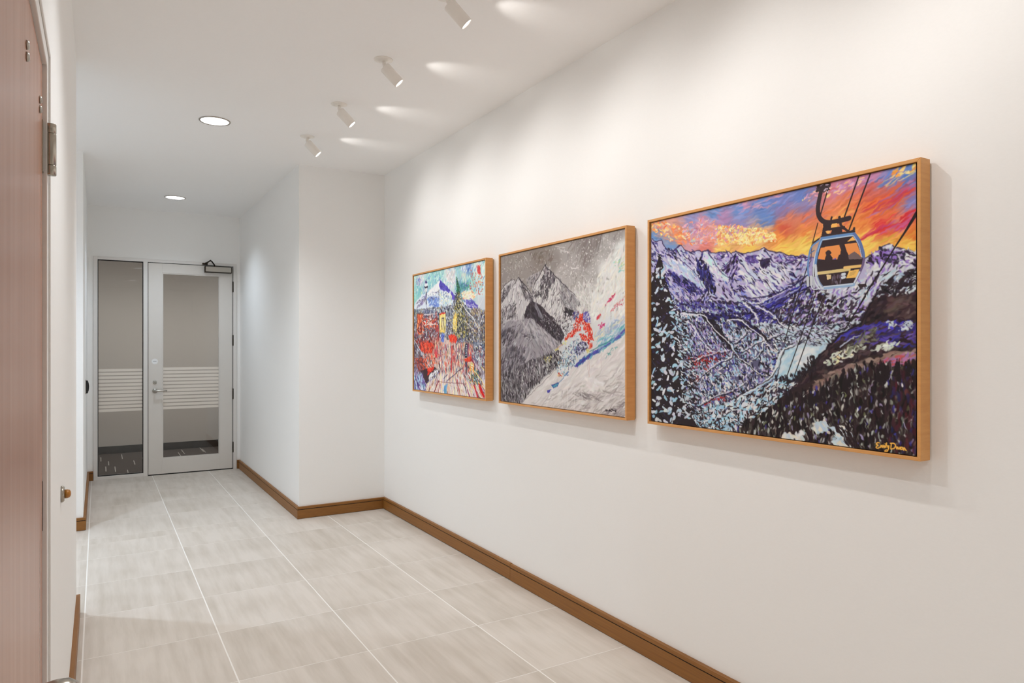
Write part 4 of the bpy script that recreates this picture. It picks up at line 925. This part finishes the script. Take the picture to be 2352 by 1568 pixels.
    c.dabs([643, 426, 677, 409, 686, 428, 682, 458, 643, 467], 60, [NV, (40, 34, 70), (150, 150, 190), (60, 80, 140), (200, 110, 90)], (7, 18), (3, 6), -0.6, (0.85, 1), 0.7, 0.5, 8)
    c.dabs([710, 430, 747, 417, 769, 462, 769, 487, 719, 482], 70, [(92, 80, 170), (70, 60, 150), (190, 180, 215), (120, 110, 190)], (7, 20), (3, 6), -0.8, (0.85, 1), 0.6, 0.5, 8)
    for pl, n in (([668, 457, 713, 467, 698, 524, 668, 547, 643, 503], 80), ([691, 429, 714, 434, 710, 484, 686, 483], 44), ([710, 475, 756, 484, 780, 538, 787, 587, 775, 629, 751, 633, 751, 560, 718, 517], 160), ([668, 520, 664, 547, 597, 577, 571, 585, 597, 557, 638, 531], 80), ([688, 547, 737, 556, 751, 583, 708, 590], 60)):
        c.dabs(pl, n, [RD, RO, (190, 30, 24), (236, 150, 130), (240, 224, 210)], (7, 20), (4, 8), 1.0, (0.85, 1), 0.7, 0.5, 8, wts=[6, 4, 2, 1, 1])
    c.dabs([668, 457, 780, 485, 784, 629, 698, 594, 577, 585, 643, 503], 60, [(240, 226, 214), (246, 214, 190), (70, 40, 60)], (4, 12), (2.4, 4.4), 0.8, (0.8, 1), 0.8, 0.5, 8)
    c.dabs([664, 629, 683, 598, 737, 594, 746, 629, 713, 660, 673, 672, 659, 652], 120, [(60, 52, 120), (44, 38, 70), (96, 90, 160), (214, 216, 228), (36, 30, 44)], (7, 20), (3, 6), -0.7, (0.85, 1), 0.7, 0.6, 8)
    c.dabs([737, 640, 761, 629, 765, 648, 742, 656], 14, [(220, 214, 150), (206, 196, 120)], (8, 16), (4, 8), 0, (0.9, 1), 0.6, 0.4, 8)
    c.dabs([496, 645, 513, 629, 529, 641, 507, 649], 8, [(216, 206, 130), (196, 186, 100)], (8, 16), (5, 8), 0, (0.9, 1), 0.6, 0.4, 8)
    c.line([510, 639, 577, 601], 4, (206, 160, 130), 0.9)
    c.line([765, 648, 910, 589], 3.4, (50, 120, 120), 0.9)
    c.dabs([571, 585, 592, 585, 587, 609, 566, 609], 8, [(220, 214, 150)], (10, 16), (5, 8), 0, (0.9, 1))
    c.poly([474, 859, 529, 837, 531, 845, 518, 864, 491, 876, 477, 871], (70, 120, 170))
    c.line([474, 861, 529, 839], 4, (50, 56, 140))
    c.line([485, 875, 523, 856], 4, (60, 50, 140))
    c.dabs([485, 858, 523, 844, 513, 865, 491, 870], 12, [(90, 170, 190), (70, 150, 180)], (10, 22), (4, 7), -0.5)
    c.poly([435, 895, 471, 884, 452, 906, 438, 909], (76, 70, 170))
    c.line([531, 839, 566, 809, 603, 768], 4, (84, 130, 170), 0.8, 6)
    c.dabs([582, 773, 613, 759, 603, 792, 577, 801], 14, [(80, 100, 170), (120, 170, 190)], (8, 20), (3, 6), -0.9, (0.7, 1), 0.3, 0.3, 8)
    for s, col in (([760, 682, 760, 800], (206, 170, 164)), ([749, 682, 749, 751], (206, 180, 180)), ([844, 658, 844, 759], (206, 190, 190)), ([561, 886, 561, 994], (236, 230, 228)), ([602, 871, 602, 998], (240, 236, 234)), ([653, 871, 653, 1001], (240, 236, 234)), ([709, 821, 709, 999], (238, 234, 232)), ([558, 890, 558, 934], (130, 120, 122))):
        c.line(s, 3, col, 0.85)
    c.dabs(sky, 330, [(236, 234, 232), (224, 220, 218)], (3, 8), (3, 5), 1.4, (0.7, 1), 0.3, 0.2, 5)
    c.dabs([544, 142, 783, 11, 985, 23, 870, 220, 667, 345], 260, [(240, 238, 236), (228, 224, 222)], (3, 9), (3, 5.4), 1.4, (0.7, 1), 0.3, 0.2, 5)
    c.dabs([518, 170, 667, 308, 705, 381, 594, 393], 110, [(214, 212, 212), (196, 192, 194)], (3, 7), (2.6, 4.2), 1.4, (0.6, 0.9), 0.3, 0.2, 5)
    c.line([626, 159, 686, 165], 5, (232, 228, 226), 0.9)
    c.line([502, 8, 579, 32], 3, (226, 222, 220), 0.8)
    c.dabs([534, 24, 619, 61, 604, 70, 544, 45], 26, [(226, 222, 220)], (8, 20), (2.4, 4), 0.4, (0.7, 1), 0.6)
    c.wobble(0.9, 16)
    c.wobble(0.6, 5)
    for s in ([871, 974, 877, 969, 879, 976, 886, 971, 889, 976], [893, 975, 898, 966, 897, 975, 901, 971, 904, 974], [920, 964, 911, 963, 905, 970, 910, 976, 918, 971], [919, 972, 924, 968, 927, 972, 932, 967, 934, 972], [940, 963, 935, 974, 943, 968]):
        c.spline(s, 2.6, (40, 30, 34), 0.95, 2.2)
    return c.img

def paint_street(w, h):
    """busy mountain town street in loose bright strokes"""
    c = Canvas(w, h, 37)
    c.mult = 2.1
    c.field([[-3, 17] + [200, 226, 222], [116, 35] + [226, 214, 224], [266, 36] + [150, 205, 205], [409, 17] + [140, 195, 195], [543, 23] + [226, 226, 230], [670, 20] + [150, 195, 205], [791, 18] + [110, 140, 190], [906, 26] + [214, 226, 224], [989, 17] + [226, 232, 228], [77, 109] + [130, 196, 200], [38, 188] + [140, 205, 200], [575, 94] + [226, 222, 226], [732, 89] + [200, 210, 200], [701, 151] + [110, 160, 180], [820, 149] + [140, 196, 190], [961, 137] + [214, 228, 226], [961, 212] + [206, 222, 226], [961, 315] + [200, 206, 214], [374, 235] + [150, 180, 214], [230, 264] + [130, 150, 204], [86, 580] + [110, 70, 70], [324, 624] + [190, 140, 130], [541, 664] + [214, 190, 180], [741, 662] + [150, 130, 130], [954, 661] + [130, 136, 156], [86, 928] + [150, 140, 170], [398, 952] + [214, 200, 180], [676, 934] + [224, 214, 200], [924, 954] + [190, 150, 160]], 3.4)
    sky = [-15, 1, 1004, 0, 999, 216, 701, 195, 543, 173, 415, 84, 230, 152, 14, 232]
    c.dabs(sky, 420, [(130, 196, 200), (160, 214, 208), (226, 230, 230), (196, 220, 222), (110, 150, 196), (214, 226, 206)], (14, 46), (5, 13), -1.1, (0.4, 0.8), 0.5, 0.4, 9, 1.6)
    c.dabs([497, 17, 626, 26, 614, 128, 510, 87], 46, [(232, 230, 232), (190, 186, 190), (214, 206, 206)], (14, 40), (6, 14), -1.0, (0.5, 0.85), 0.4, 0.4, 7, 1.6)
    c.dabs([701, 13, 849, 12, 820, 57, 713, 44], 30, [(84, 110, 180), (130, 160, 206), (226, 230, 234)], (16, 44), (6, 12), -1.0, (0.6, 0.9), 0.3, 0.4, 8, 1.8)
    c.dabs([670, 134, 809, 141, 785, 189, 677, 185], 34, [(70, 130, 150), (90, 170, 130), (84, 110, 160)], (12, 36), (5, 11), -1.0, (0.6, 0.9), 0.5, 0.4, 8, 1.8)
    c.dabs([38, 22, 116, 27, 108, 83, 46, 77], 12, [(206, 150, 190), (100, 130, 190)], (14, 34), (5, 10), -1.1, (0.6, 0.9), 0.3, 0.4, 8, 1.8)
    mt = [14, 236, 124, 175, 230, 160, 303, 131, 409, 83, 477, 125, 549, 170, 639, 230, 701, 268, 820, 305, 906, 332, 906, 353, -3, 297]
    mk = c.poly(mt, (214, 222, 232))
    c.dabs([230, 160, 409, 83, 402, 137, 346, 178, 259, 186], 70, [(234, 234, 236), (222, 226, 230)], (20, 50), (7, 14), -0.8, (0.7, 1), 0.25, 0.3, 5)
    c.dabs([412, 85, 549, 170, 543, 180, 443, 164, 405, 137], 70, [(84, 76, 176), (104, 96, 190), (74, 66, 160)], (18, 46), (6, 12), 0.75, (0.8, 1), 0.25, 0.3, 7)
    c.dabs([562, 186, 645, 238, 633, 255, 569, 235], 30, [(92, 76, 180), (110, 90, 190)], (14, 36), (6, 12), 0.8, (0.8, 1), 0.3, 0.3, 7)
    c.dabs([215, 202, 402, 222, 402, 291, 244, 289], 80, [(110, 140, 206), (140, 170, 220), (96, 120, 196), (206, 220, 230)], (14, 40), (6, 12), -1.0, (0.7, 1), 0.5, 0.4, 8)
    c.dabs([374, 157, 575, 206, 575, 299, 402, 291], 90, [(230, 232, 230), (206, 220, 226), (226, 228, 200), (170, 196, 214)], (14, 40), (6, 12), 0.6, (0.7, 1), 0.5, 0.4, 8)
    c.dabs([701, 202, 820, 195, 889, 233, 838, 271, 732, 256], 90, [(240, 232, 206), (236, 224, 190), (232, 228, 222), (240, 170, 120)], (12, 34), (6, 12), -0.5, (0.7, 1), 0.6, 0.4, 8, wts=[5, 4, 3, 1])
    c.dabs([732, 263, 820, 266, 906, 311, 900, 346, 791, 325], 60, [(110, 100, 190), (90, 80, 176), (214, 218, 228)], (12, 36), (5, 10), 0.7, (0.7, 1), 0.4, 0.4, 8)
    c.dabs([38, 234, 200, 181, 185, 244, 46, 284], 44, [(232, 230, 230), (150, 140, 190), (90, 84, 110)], (14, 40), (3, 7), -0.7, (0.7, 1), 0.3, 0.4, 8)
    c.dabs([22, 232, 244, 161, 402, 160, 549, 181, 639, 256, 443, 240], 50, [(60, 54, 90), (84, 80, 130)], (8, 26), (2, 4.4), -0.4, (0.7, 1), 0.7, 0.5, 8)
    wd = [-3, 297, 303, 292, 575, 295, 639, 197, 677, 200, 719, 284, 820, 334, 994, 358, 988, 599, 676, 585, 398, 542, -6, 557]
    mk = c.poly(wd, (120, 122, 134), 0.6)
    c.dabs(mk, 620, [(44, 42, 50), (60, 60, 80), (36, 34, 40), (80, 80, 120)], (10, 34), (3, 8), 0.9, (0.75, 1), 0.6, 0.5, 9)
    c.dabs(mk, 430, [(220, 224, 228), (190, 206, 220), (236, 232, 220), (120, 130, 190), (206, 190, 120)], (10, 34), (3, 7), 0.8, (0.75, 1), 0.6, 0.5, 9, wts=[5, 4, 3, 2, 2])
    c.spline([642, 83, 655, 147, 658, 206], 8, (40, 110, 84), 0.95, 14)
    c.dabs([639, 86, 677, 149, 689, 201, 639, 197], 50, [(30, 100, 70), (44, 60, 60), (90, 160, 120)], (8, 24), (3, 6), 0.8, (0.8, 1), 0.6, 0.4, 8)
    fir = [639, 189, 677, 200, 719, 262, 738, 336, 791, 446, 803, 541, 676, 562, 596, 545, 595, 401, 626, 292]
    c.dabs(fir, 330, [(56, 54, 44), (70, 76, 60), (44, 44, 44), (220, 206, 120), (196, 180, 84), (230, 226, 206)], (8, 26), (3, 7), lambda x, y: 0.9, (0.8, 1), 0.7, 0.5, 9, wts=[5, 4, 4, 3, 3, 2])
    c.dabs([595, 364, 645, 359, 639, 499, 588, 475], 44, [(240, 214, 120), (226, 190, 90), (250, 230, 170)], (10, 30), (5, 10), 1.3, (0.8, 1), 0.4, 0.4, 8)
    rt = [738, 343, 889, 338, 994, 365, 988, 682, 865, 632, 803, 571]
    c.dabs(rt, 330, [(70, 70, 84), (52, 52, 62), (120, 110, 110), (190, 196, 206), (206, 190, 130), (150, 110, 90)], (8, 30), (3, 7), 1.0, (0.7, 1), 0.6, 0.5, 9)
    c.dabs([847, 587, 988, 599, 988, 704, 924, 698], 110, [(90, 104, 130), (120, 134, 160), (196, 206, 216), (64, 72, 96)], (10, 34), (3, 7), -1.2, (0.7, 1), 0.6, 0.4, 8)
    for s, wd_ in (([917, 506, 923, 382, 917, 277, 878, 64], 6), ([917, 375, 867, 312, 785, 314], 4), ([920, 333, 967, 274], 4), ([900, 158, 849, 117], 3), ([923, 468, 967, 401, 994, 386], 5), ([906, 478, 844, 406, 750, 336, 689, 267], 8), ([918, 477, 927, 661, 936, 844], 5), ([867, 505, 738, 419], 5)):
        c.spline(s, wd_, (226, 226, 230), 0.9, wd_ * 0.5)
    c.dabs([889, 24, 934, 30, 934, 89, 900, 74], 26, [(206, 60, 70), (220, 110, 90)], (8, 22), (4, 8), 1.2, (0.8, 1), 0.5, 0.4, 8)
    c.dabs([809, 38, 967, 103, 967, 281, 809, 198], 36, [(206, 90, 60), (226, 130, 90), (190, 60, 60)], (7, 18), (4, 8), 1.2, (0.8, 1), 0.6, 0.4, 8)
    c.dabs([791, 617, 989, 617, 989, 899, 883, 832, 803, 737], 150, [(84, 90, 120), (196, 202, 214), (120, 110, 130), (150, 60, 80), (226, 222, 220), (60, 56, 70), (206, 190, 150)], (12, 42), (4, 9), 1.0, (0.75, 1), 0.5, 0.4, 9)
    c.dabs([-11, 543, 192, 632, 192, 880, -11, 867], 90, [(96, 90, 110), (150, 60, 56), (190, 190, 206), (60, 50, 62)], (14, 44), (5, 10), 1.1, (0.75, 1), 0.4, 0.4, 9)
    c.line([198, 48, 200, 68], 6, (60, 50, 110))
    c.poly([177, 102, 189, 75, 219, 80, 226, 107], (226, 226, 232))
    c.poly([171, 103, 230, 108, 222, 123, 177, 119], (54, 44, 70))
    c.poly([181, 119, 219, 123, 213, 158, 189, 156], (216, 220, 224))
    c.poly([189, 59, 211, 62, 216, 81, 183, 78], (70, 60, 120))
    c.line([201, 157, 201, 262], 12, (60, 54, 80), 0.95)
    c.line([201, 262, 206, 487, 204, 453, 204, 692], 8, (150, 150, 176), 0.95)
    c.line([204, 692, 196, 982], 7, (60, 44, 56), 0.95)
    c.poly([50, 338, 155, 335, 155, 489, 152, 512, 45, 514], (224, 130, 84))
    c.dabs([53, 342, 151, 339, 147, 477, 61, 483], 60, [(240, 160, 110), (206, 80, 50), (246, 190, 140), (190, 60, 40)], (16, 44), (5, 10), 1.5, (0.7, 1), 0.2, 0.3, 8)
    c.spline([65, 351, 53, 400, 77, 434, 101, 451], 5, (120, 40, 36), 0.9)
    c.spline([139, 347, 132, 395, 108, 435], 5, (120, 40, 36), 0.9)
    c.spline([57, 475, 86, 458, 128, 477, 111, 493, 70, 488], 9, (110, 36, 36), 0.95)
    c.line([46, 334, 158, 340], 5, (90, 44, 44))
    front = [155, 356, 374, 344, 388, 430, 398, 583, 324, 624, 19, 597, 11, 513]
    c.dabs(front, 230, [(150, 50, 44), (90, 40, 44), (206, 70, 50), (60, 40, 50), (220, 214, 214), (120, 60, 80)], (10, 34), (4, 10), 1.45, (0.75, 1), 0.5, 0.4, 9)
    c.dabs([155, 380, 374, 394, 374, 457, 162, 453], 60, [(226, 100, 60), (206, 60, 40), (232, 220, 214), (90, 60, 60)], (14, 40), (6, 12), 0.1, (0.8, 1), 0.4, 0.3, 8)
    c.line([162, 350, 374, 350], 6, (220, 206, 206))
    c.line([162, 437, 374, 437], 6, (226, 210, 206))
    c.line([288, 339, 292, 493], 4, (206, 140, 140))
    c.line([353, 331, 356, 494, 380, 459, 384, 574], 12, (176, 70, 70), 0.9)
    c.poly([395, 357, 490, 354, 490, 495, 471, 507, 406, 509], (232, 206, 120))
    c.poly([388, 350, 490, 347, 483, 360, 402, 363], (206, 50, 40))
    c.dabs([402, 365, 487, 362, 487, 495, 402, 492], 34, [(240, 220, 140), (214, 180, 90), (246, 232, 180)], (20, 50), (6, 12), 1.55, (0.7, 1), 0.1, 0.2, 7)
    c.line([436, 393, 436, 486], 7, (52, 52, 80))
    c.line([467, 391, 467, 483], 7, (52, 52, 80))
    c.line([436, 393, 467, 391], 6, (52, 52, 80))
    c.line([451, 417, 452, 463], 6, (226, 226, 230))
    c.line([402, 365, 407, 509], 3, (90, 70, 50))
    c.poly([417, 522, 474, 519, 467, 579, 428, 583], (110, 140, 206))
    c.dabs([420, 522, 471, 521, 467, 579, 428, 583], 14, [(84, 110, 190), (70, 60, 140), (190, 206, 230)], (14, 30), (6, 10), 1.5)
    c.dabs([534, 532, 610, 530, 650, 558, 610, 589, 555, 584], 70, [(226, 60, 40), (236, 90, 60), (200, 40, 30), (246, 150, 110)], (12, 34), (5, 11), 1.0, (0.85, 1), 0.6, 0.4, 8)
    c.dabs([128, 589, 263, 581, 324, 624, 278, 666, 184, 675, 78, 632], 120, [(226, 76, 52), (236, 110, 80), (200, 50, 36), (130, 40, 40)], (14, 36), (6, 13), 1.1, (0.8, 1), 0.6, 0.4, 8)
    crowd = [324, 595, 834, 598, 834, 736, 772, 852, 398, 870, 369, 747]
    c.dabs(crowd, 520, [(230, 226, 222), (214, 190, 170), (206, 70, 60), (60, 50, 60), (240, 214, 150), (120, 90, 130), (190, 60, 80), (90, 110, 150), (232, 150, 110)], (12, 46), (3, 8), 1.5, (0.75, 1), 0.15, 0.3, 10, wts=[8, 4, 4, 4, 3, 2, 2, 2, 2])
    c.line([569, 616, 576, 703, 565, 881], 10, (196, 40, 44), 0.95, 14)
    c.line([582, 616, 589, 671], 8, (214, 60, 50))
    c.line([496, 793, 496, 897], 9, (220, 80, 50), 0.9, 5)
    c.line([610, 695, 630, 773], 10, (150, 50, 80), 0.9, 5)
    c.line([435, 705, 435, 852], 7, (150, 60, 90), 0.85, 4)
    c.dabs([324, 632, 369, 632, 369, 706, 324, 707], 14, [(216, 60, 90), (206, 50, 50)], (14, 34), (6, 12), 1.4)
    c.poly([744, 605, 779, 603, 782, 704, 747, 706], (46, 44, 66))
    c.line([790, 603, 790, 700], 8, (150, 50, 96))
    for s in ([758, 622, 770, 621], [758, 635, 770, 634], [758, 648, 770, 647], [758, 661, 770, 660], [758, 674, 770, 673], [758, 687, 770, 686]):
        c.line(s, 5, (220, 226, 232))
    c.dabs([734, 716, 828, 695, 822, 729, 753, 742], 30, [(216, 60, 40), (236, 110, 60), (190, 40, 40)], (10, 26), (4, 8), -0.4, (0.85, 1), 0.5, 0.4, 8)
    c.line([760, 746, 766, 852, 779, 908], 16, (50, 56, 84), 0.9, 12)
    c.dabs([-6, 557, 86, 632, 192, 709, 192, 816, 19, 729], 90, [(96, 90, 104), (120, 116, 130), (70, 60, 76), (190, 196, 206)], (16, 46), (6, 12), 1.0, (0.75, 1), 0.4, 0.4, 8)
    c.line([2, 561, 168, 709], 7, (206, 200, 206))
    c.dabs([2, 712, 200, 726, 200, 837, 86, 841], 70, [(176, 70, 50), (130, 50, 50), (214, 100, 70), (90, 50, 60)], (14, 40), (6, 12), 0.9, (0.8, 1), 0.4, 0.4, 8)
    c.dabs([160, 696, 339, 690, 369, 780, 232, 810, 168, 778], 90, [(232, 96, 66), (236, 180, 150), (60, 46, 52), (206, 210, 214)], (12, 36), (5, 10), 1.2, (0.8, 1), 0.5, 0.4, 9)
    c.poly([103, 823, 339, 790, 398, 820, 369, 855, 224, 925, 184, 927], (70, 46, 54))
    c.dabs([224, 806, 324, 790, 263, 834, 224, 861], 26, [(226, 70, 44), (206, 50, 40)], (16, 36), (6, 12), -0.6)
    c.dabs([247, 860, 354, 806, 391, 825, 247, 902], 50, [(230, 230, 232), (214, 214, 220), (60, 50, 60)], (14, 34), (5, 9), -0.9, (0.85, 1), 0.3, 0.3, 7, wts=[5, 4, 2])
    c.line([208, 926, 309, 895, 398, 829], 9, (60, 46, 70))
    c.line([224, 914, 309, 884, 391, 833], 5, (110, 120, 190))
    c.dabs([-6, 867, 119, 840, 192, 922, 192, 991, -6, 1000], 90, [(110, 84, 150), (190, 206, 226), (90, 70, 140), (140, 190, 206), (226, 228, 234), (70, 54, 110)], (24, 64), (8, 16), 1.2, (0.75, 1), 0.35, 0.4, 9)
    st = [200, 935, 398, 849, 772, 837, 982, 896, 982, 1001, 200, 1003]
    c.poly(st, (216, 206, 202), 0.6)

    def fan(x, y):
        return math.atan2(y - 560, (x - 530) * 1.1)
    c.dabs(st, 420, [(232, 226, 214), (206, 190, 190), (240, 224, 170), (196, 180, 200), (226, 150, 120), (150, 60, 60), (214, 206, 214), (90, 80, 90)], (24, 80), (4, 9), fan, (0.7, 1), 0.12, 0.2, 9, wts=[6, 5, 4, 3, 2, 2, 4, 2])
    c.dabs([457, 940, 513, 924, 499, 997, 464, 1000], 10, [(90, 150, 190), (120, 176, 206)], (24, 50), (8, 14), 1.8)
    c.line([391, 903, 324, 994], 9, (130, 40, 50), 0.9)
    c.line([650, 881, 676, 965], 9, (190, 60, 60), 0.85)
    c.line([847, 885, 907, 993], 16, (196, 40, 60), 0.9, 12)
    c.line([924, 907, 977, 983], 22, (206, 26, 30), 0.95, 18)
    c.line([782, 950, 810, 997], 12, (150, 50, 90), 0.9)
    c.line([369, 908, 753, 904], 3.4, (130, 70, 80), 0.8)
    c.line([513, 892, 650, 819, 715, 789], 6, (60, 50, 80), 0.8)
    c.line([464, 871, 513, 848], 6, (60, 50, 90), 0.8)
    c.dabs([785, 775, 883, 758, 924, 844, 982, 878, 954, 901, 803, 888], 130, [(54, 54, 60), (226, 206, 130), (120, 120, 110), (214, 214, 214), (190, 80, 60), (60, 110, 120)], (14, 46), (4, 9), 1.0, (0.8, 1), 0.5, 0.4, 9)
    c.dabs([913, 793, 982, 787, 982, 892, 936, 880], 40, [(190, 186, 200), (90, 70, 80), (226, 224, 228)], (20, 56), (5, 10), 1.3, (0.7, 1), 0.3, 0.3, 8)
    c.dabs([834, 710, 936, 782, 924, 793, 828, 729], 26, [(150, 50, 70), (206, 200, 206), (120, 70, 100)], (20, 50), (4, 8), 0.9, (0.8, 1), 0.15, 0.3, 8)
    c.line([840, 781, 948, 865, 982, 896], 6, (240, 222, 140), 0.95)
    c.line([948, 770, 982, 791], 6, (240, 222, 140), 0.95)
    c.dabs([816, 748, 865, 747, 853, 811, 810, 805], 22, [(240, 214, 120), (236, 140, 80), (226, 226, 220)], (12, 30), (5, 9), 0.9)
    c.line([989, 362, 989, 805], 10, (40, 36, 44), 0.8)
    c.wobble(0.8, 14)
    c.wobble(0.55, 5)
    c.img = np.clip((c.img - 128) * 1.16 + 133, 0, 255)
    return c.img


# ================================================================= the framed paintings
def paint_mesh(name, img, x, ytop_left, ztop, cw, ch, parent):
    h, w = img.shape[:2]
    ys = ytop_left - np.linspace(0, cw, w); zs = ztop - np.linspace(0, ch, h)
    lum = img.mean(2) / 255.0
    co = np.empty((h, w, 3), np.float32)
    co[..., 0] = x - (lum - .5) * .0006          # a little body in the paint
    co[..., 1] = ys[None, :]; co[..., 2] = zs[:, None]
    idx = np.arange(h * w).reshape(h, w)
    q = np.stack([idx[:-1, :-1], idx[1:, :-1], idx[1:, 1:], idx[:-1, 1:]], -1).reshape(-1, 4)
    me = bpy.data.meshes.new(name)
    me.vertices.add(h * w); me.vertices.foreach_set('co', co.ravel())
    n = len(q)
    me.loops.add(n * 4); me.loops.foreach_set('vertex_index', q.ravel().astype(np.int32))
    me.polygons.add(n); me.polygons.foreach_set('loop_start', (np.arange(n) * 4).astype(np.int32))
    me.polygons.foreach_set('use_smooth', np.ones(n, bool))
    me.update(calc_edges=True)
    c = np.clip(img / 255.0, 0, 1)
    c = np.where(c <= .04045, c / 12.92, ((c + .055) / 1.055) ** 2.4)
    rgba = np.ones((h * w, 4), np.float32); rgba[:, :3] = c.reshape(-1, 3)
    a = me.color_attributes.new('paint', 'FLOAT_COLOR', 'POINT'); a.data.foreach_set('color', rgba.ravel())
    o = bpy.data.objects.new(name, me); COL.objects.link(o); me.materials.append(M['paint'])
    o.parent = parent; o.matrix_parent_inverse = parent.matrix_world.inverted()
    return o

def paint_material():
    m, nt, b = new_mat('acrylic_paint')
    at = nt.nodes.new('ShaderNodeVertexColor'); at.layer_name = 'paint'
    hs = nt.nodes.new('ShaderNodeHueSaturation'); hs.inputs['Saturation'].default_value = 1.0; hs.inputs['Value'].default_value = PAINT_V
    nt.links.new(at.outputs['Color'], hs.inputs['Color']); nt.links.new(hs.outputs['Color'], b.inputs['Base Color'])
    b.inputs['Roughness'].default_value = .5; b.inputs['Specular IOR Level'].default_value = .25
    return m
PAINT_V = 1.0
M['paint'] = paint_material()

def framed(label, canvas_label, y_left, y_right, z0, z1, img):
    root = empty('framed_painting', (XR, (y_left + y_right) / 2, z0))
    tag(root, label, 'painting', 'framed paintings on the long wall')
    xf, xb = 2.2085, 2.2610; fw = .0115
    # four mitred rails
    def rail(pts):
        bm = bmesh.new(); lo = [bm.verts.new((xf, *p)) for p in pts]; hi = [bm.verts.new((xb, *p)) for p in pts]
        bm.faces.new(lo); bm.faces.new(hi[::-1])
        for i in range(4): bm.faces.new((lo[i], lo[(i + 1) % 4], hi[(i + 1) % 4], hi[i]))
        bmesh.ops.recalc_face_normals(bm, faces=bm.faces)
        bmesh.ops.bevel(bm, geom=[e for e in bm.edges if all(abs(v.co.x - xf) < 1e-6 for v in e.verts)], offset=.0008, segments=1, affect='EDGES')
        return finish('frame_rail', bm, 'frame_wood', root)
    a, b_ = y_left, y_right
    rail([(a, z0), (a, z1), (a - fw, z1 - fw), (a - fw, z0 + fw)])
    rail([(b_, z0), (b_ + fw, z0 + fw), (b_ + fw, z1 - fw), (b_, z1)])
    rail([(a, z1), (b_, z1), (b_ + fw, z1 - fw), (a - fw, z1 - fw)])
    rail([(a, z0), (a - fw, z0 + fw), (b_ + fw, z0 + fw), (b_, z0)])
    box('tray', xf + .034, xb - .001, b_ + fw, a - fw, z0 + fw, z1 - fw, 'black', root)
    box('wall_spacer', xb, XR, b_ + .006, a - .006, z0 + .006, z1 - .006, 'spacer', root)
    cw, ch = 1.219, .923
    yl = (a + b_) / 2 + cw / 2; zt = (z0 + z1) / 2 + ch / 2
    cs = box('canvas_side', 2.2166, xf + .034, yl - cw, yl, zt - ch, zt, 'canvas_side', root)
    cv = paint_mesh('canvas', img, 2.2160, yl, zt, cw, ch, root)
    cv['label'] = canvas_label
    return root
framed('wood framed painting of a gondola cabin above snowy mountains at sunset', 'gondola and snowy valley under an orange sky', 2.4610, 1.2048, 1.1289, 2.0808, paint_gondola(820, 622))
framed('wood framed painting of a red skier in front of grey peaks', 'skier in red on a white slope under grey peaks', 3.8665, 2.6105, 1.1289, 2.0808, paint_skier(520, 394))
framed('wood framed painting of a crowded mountain town street in bright strokes', 'loose bright street scene below a white mountain', 5.2870, 4.0360, 1.1289, 2.0808, paint_street(420, 318))
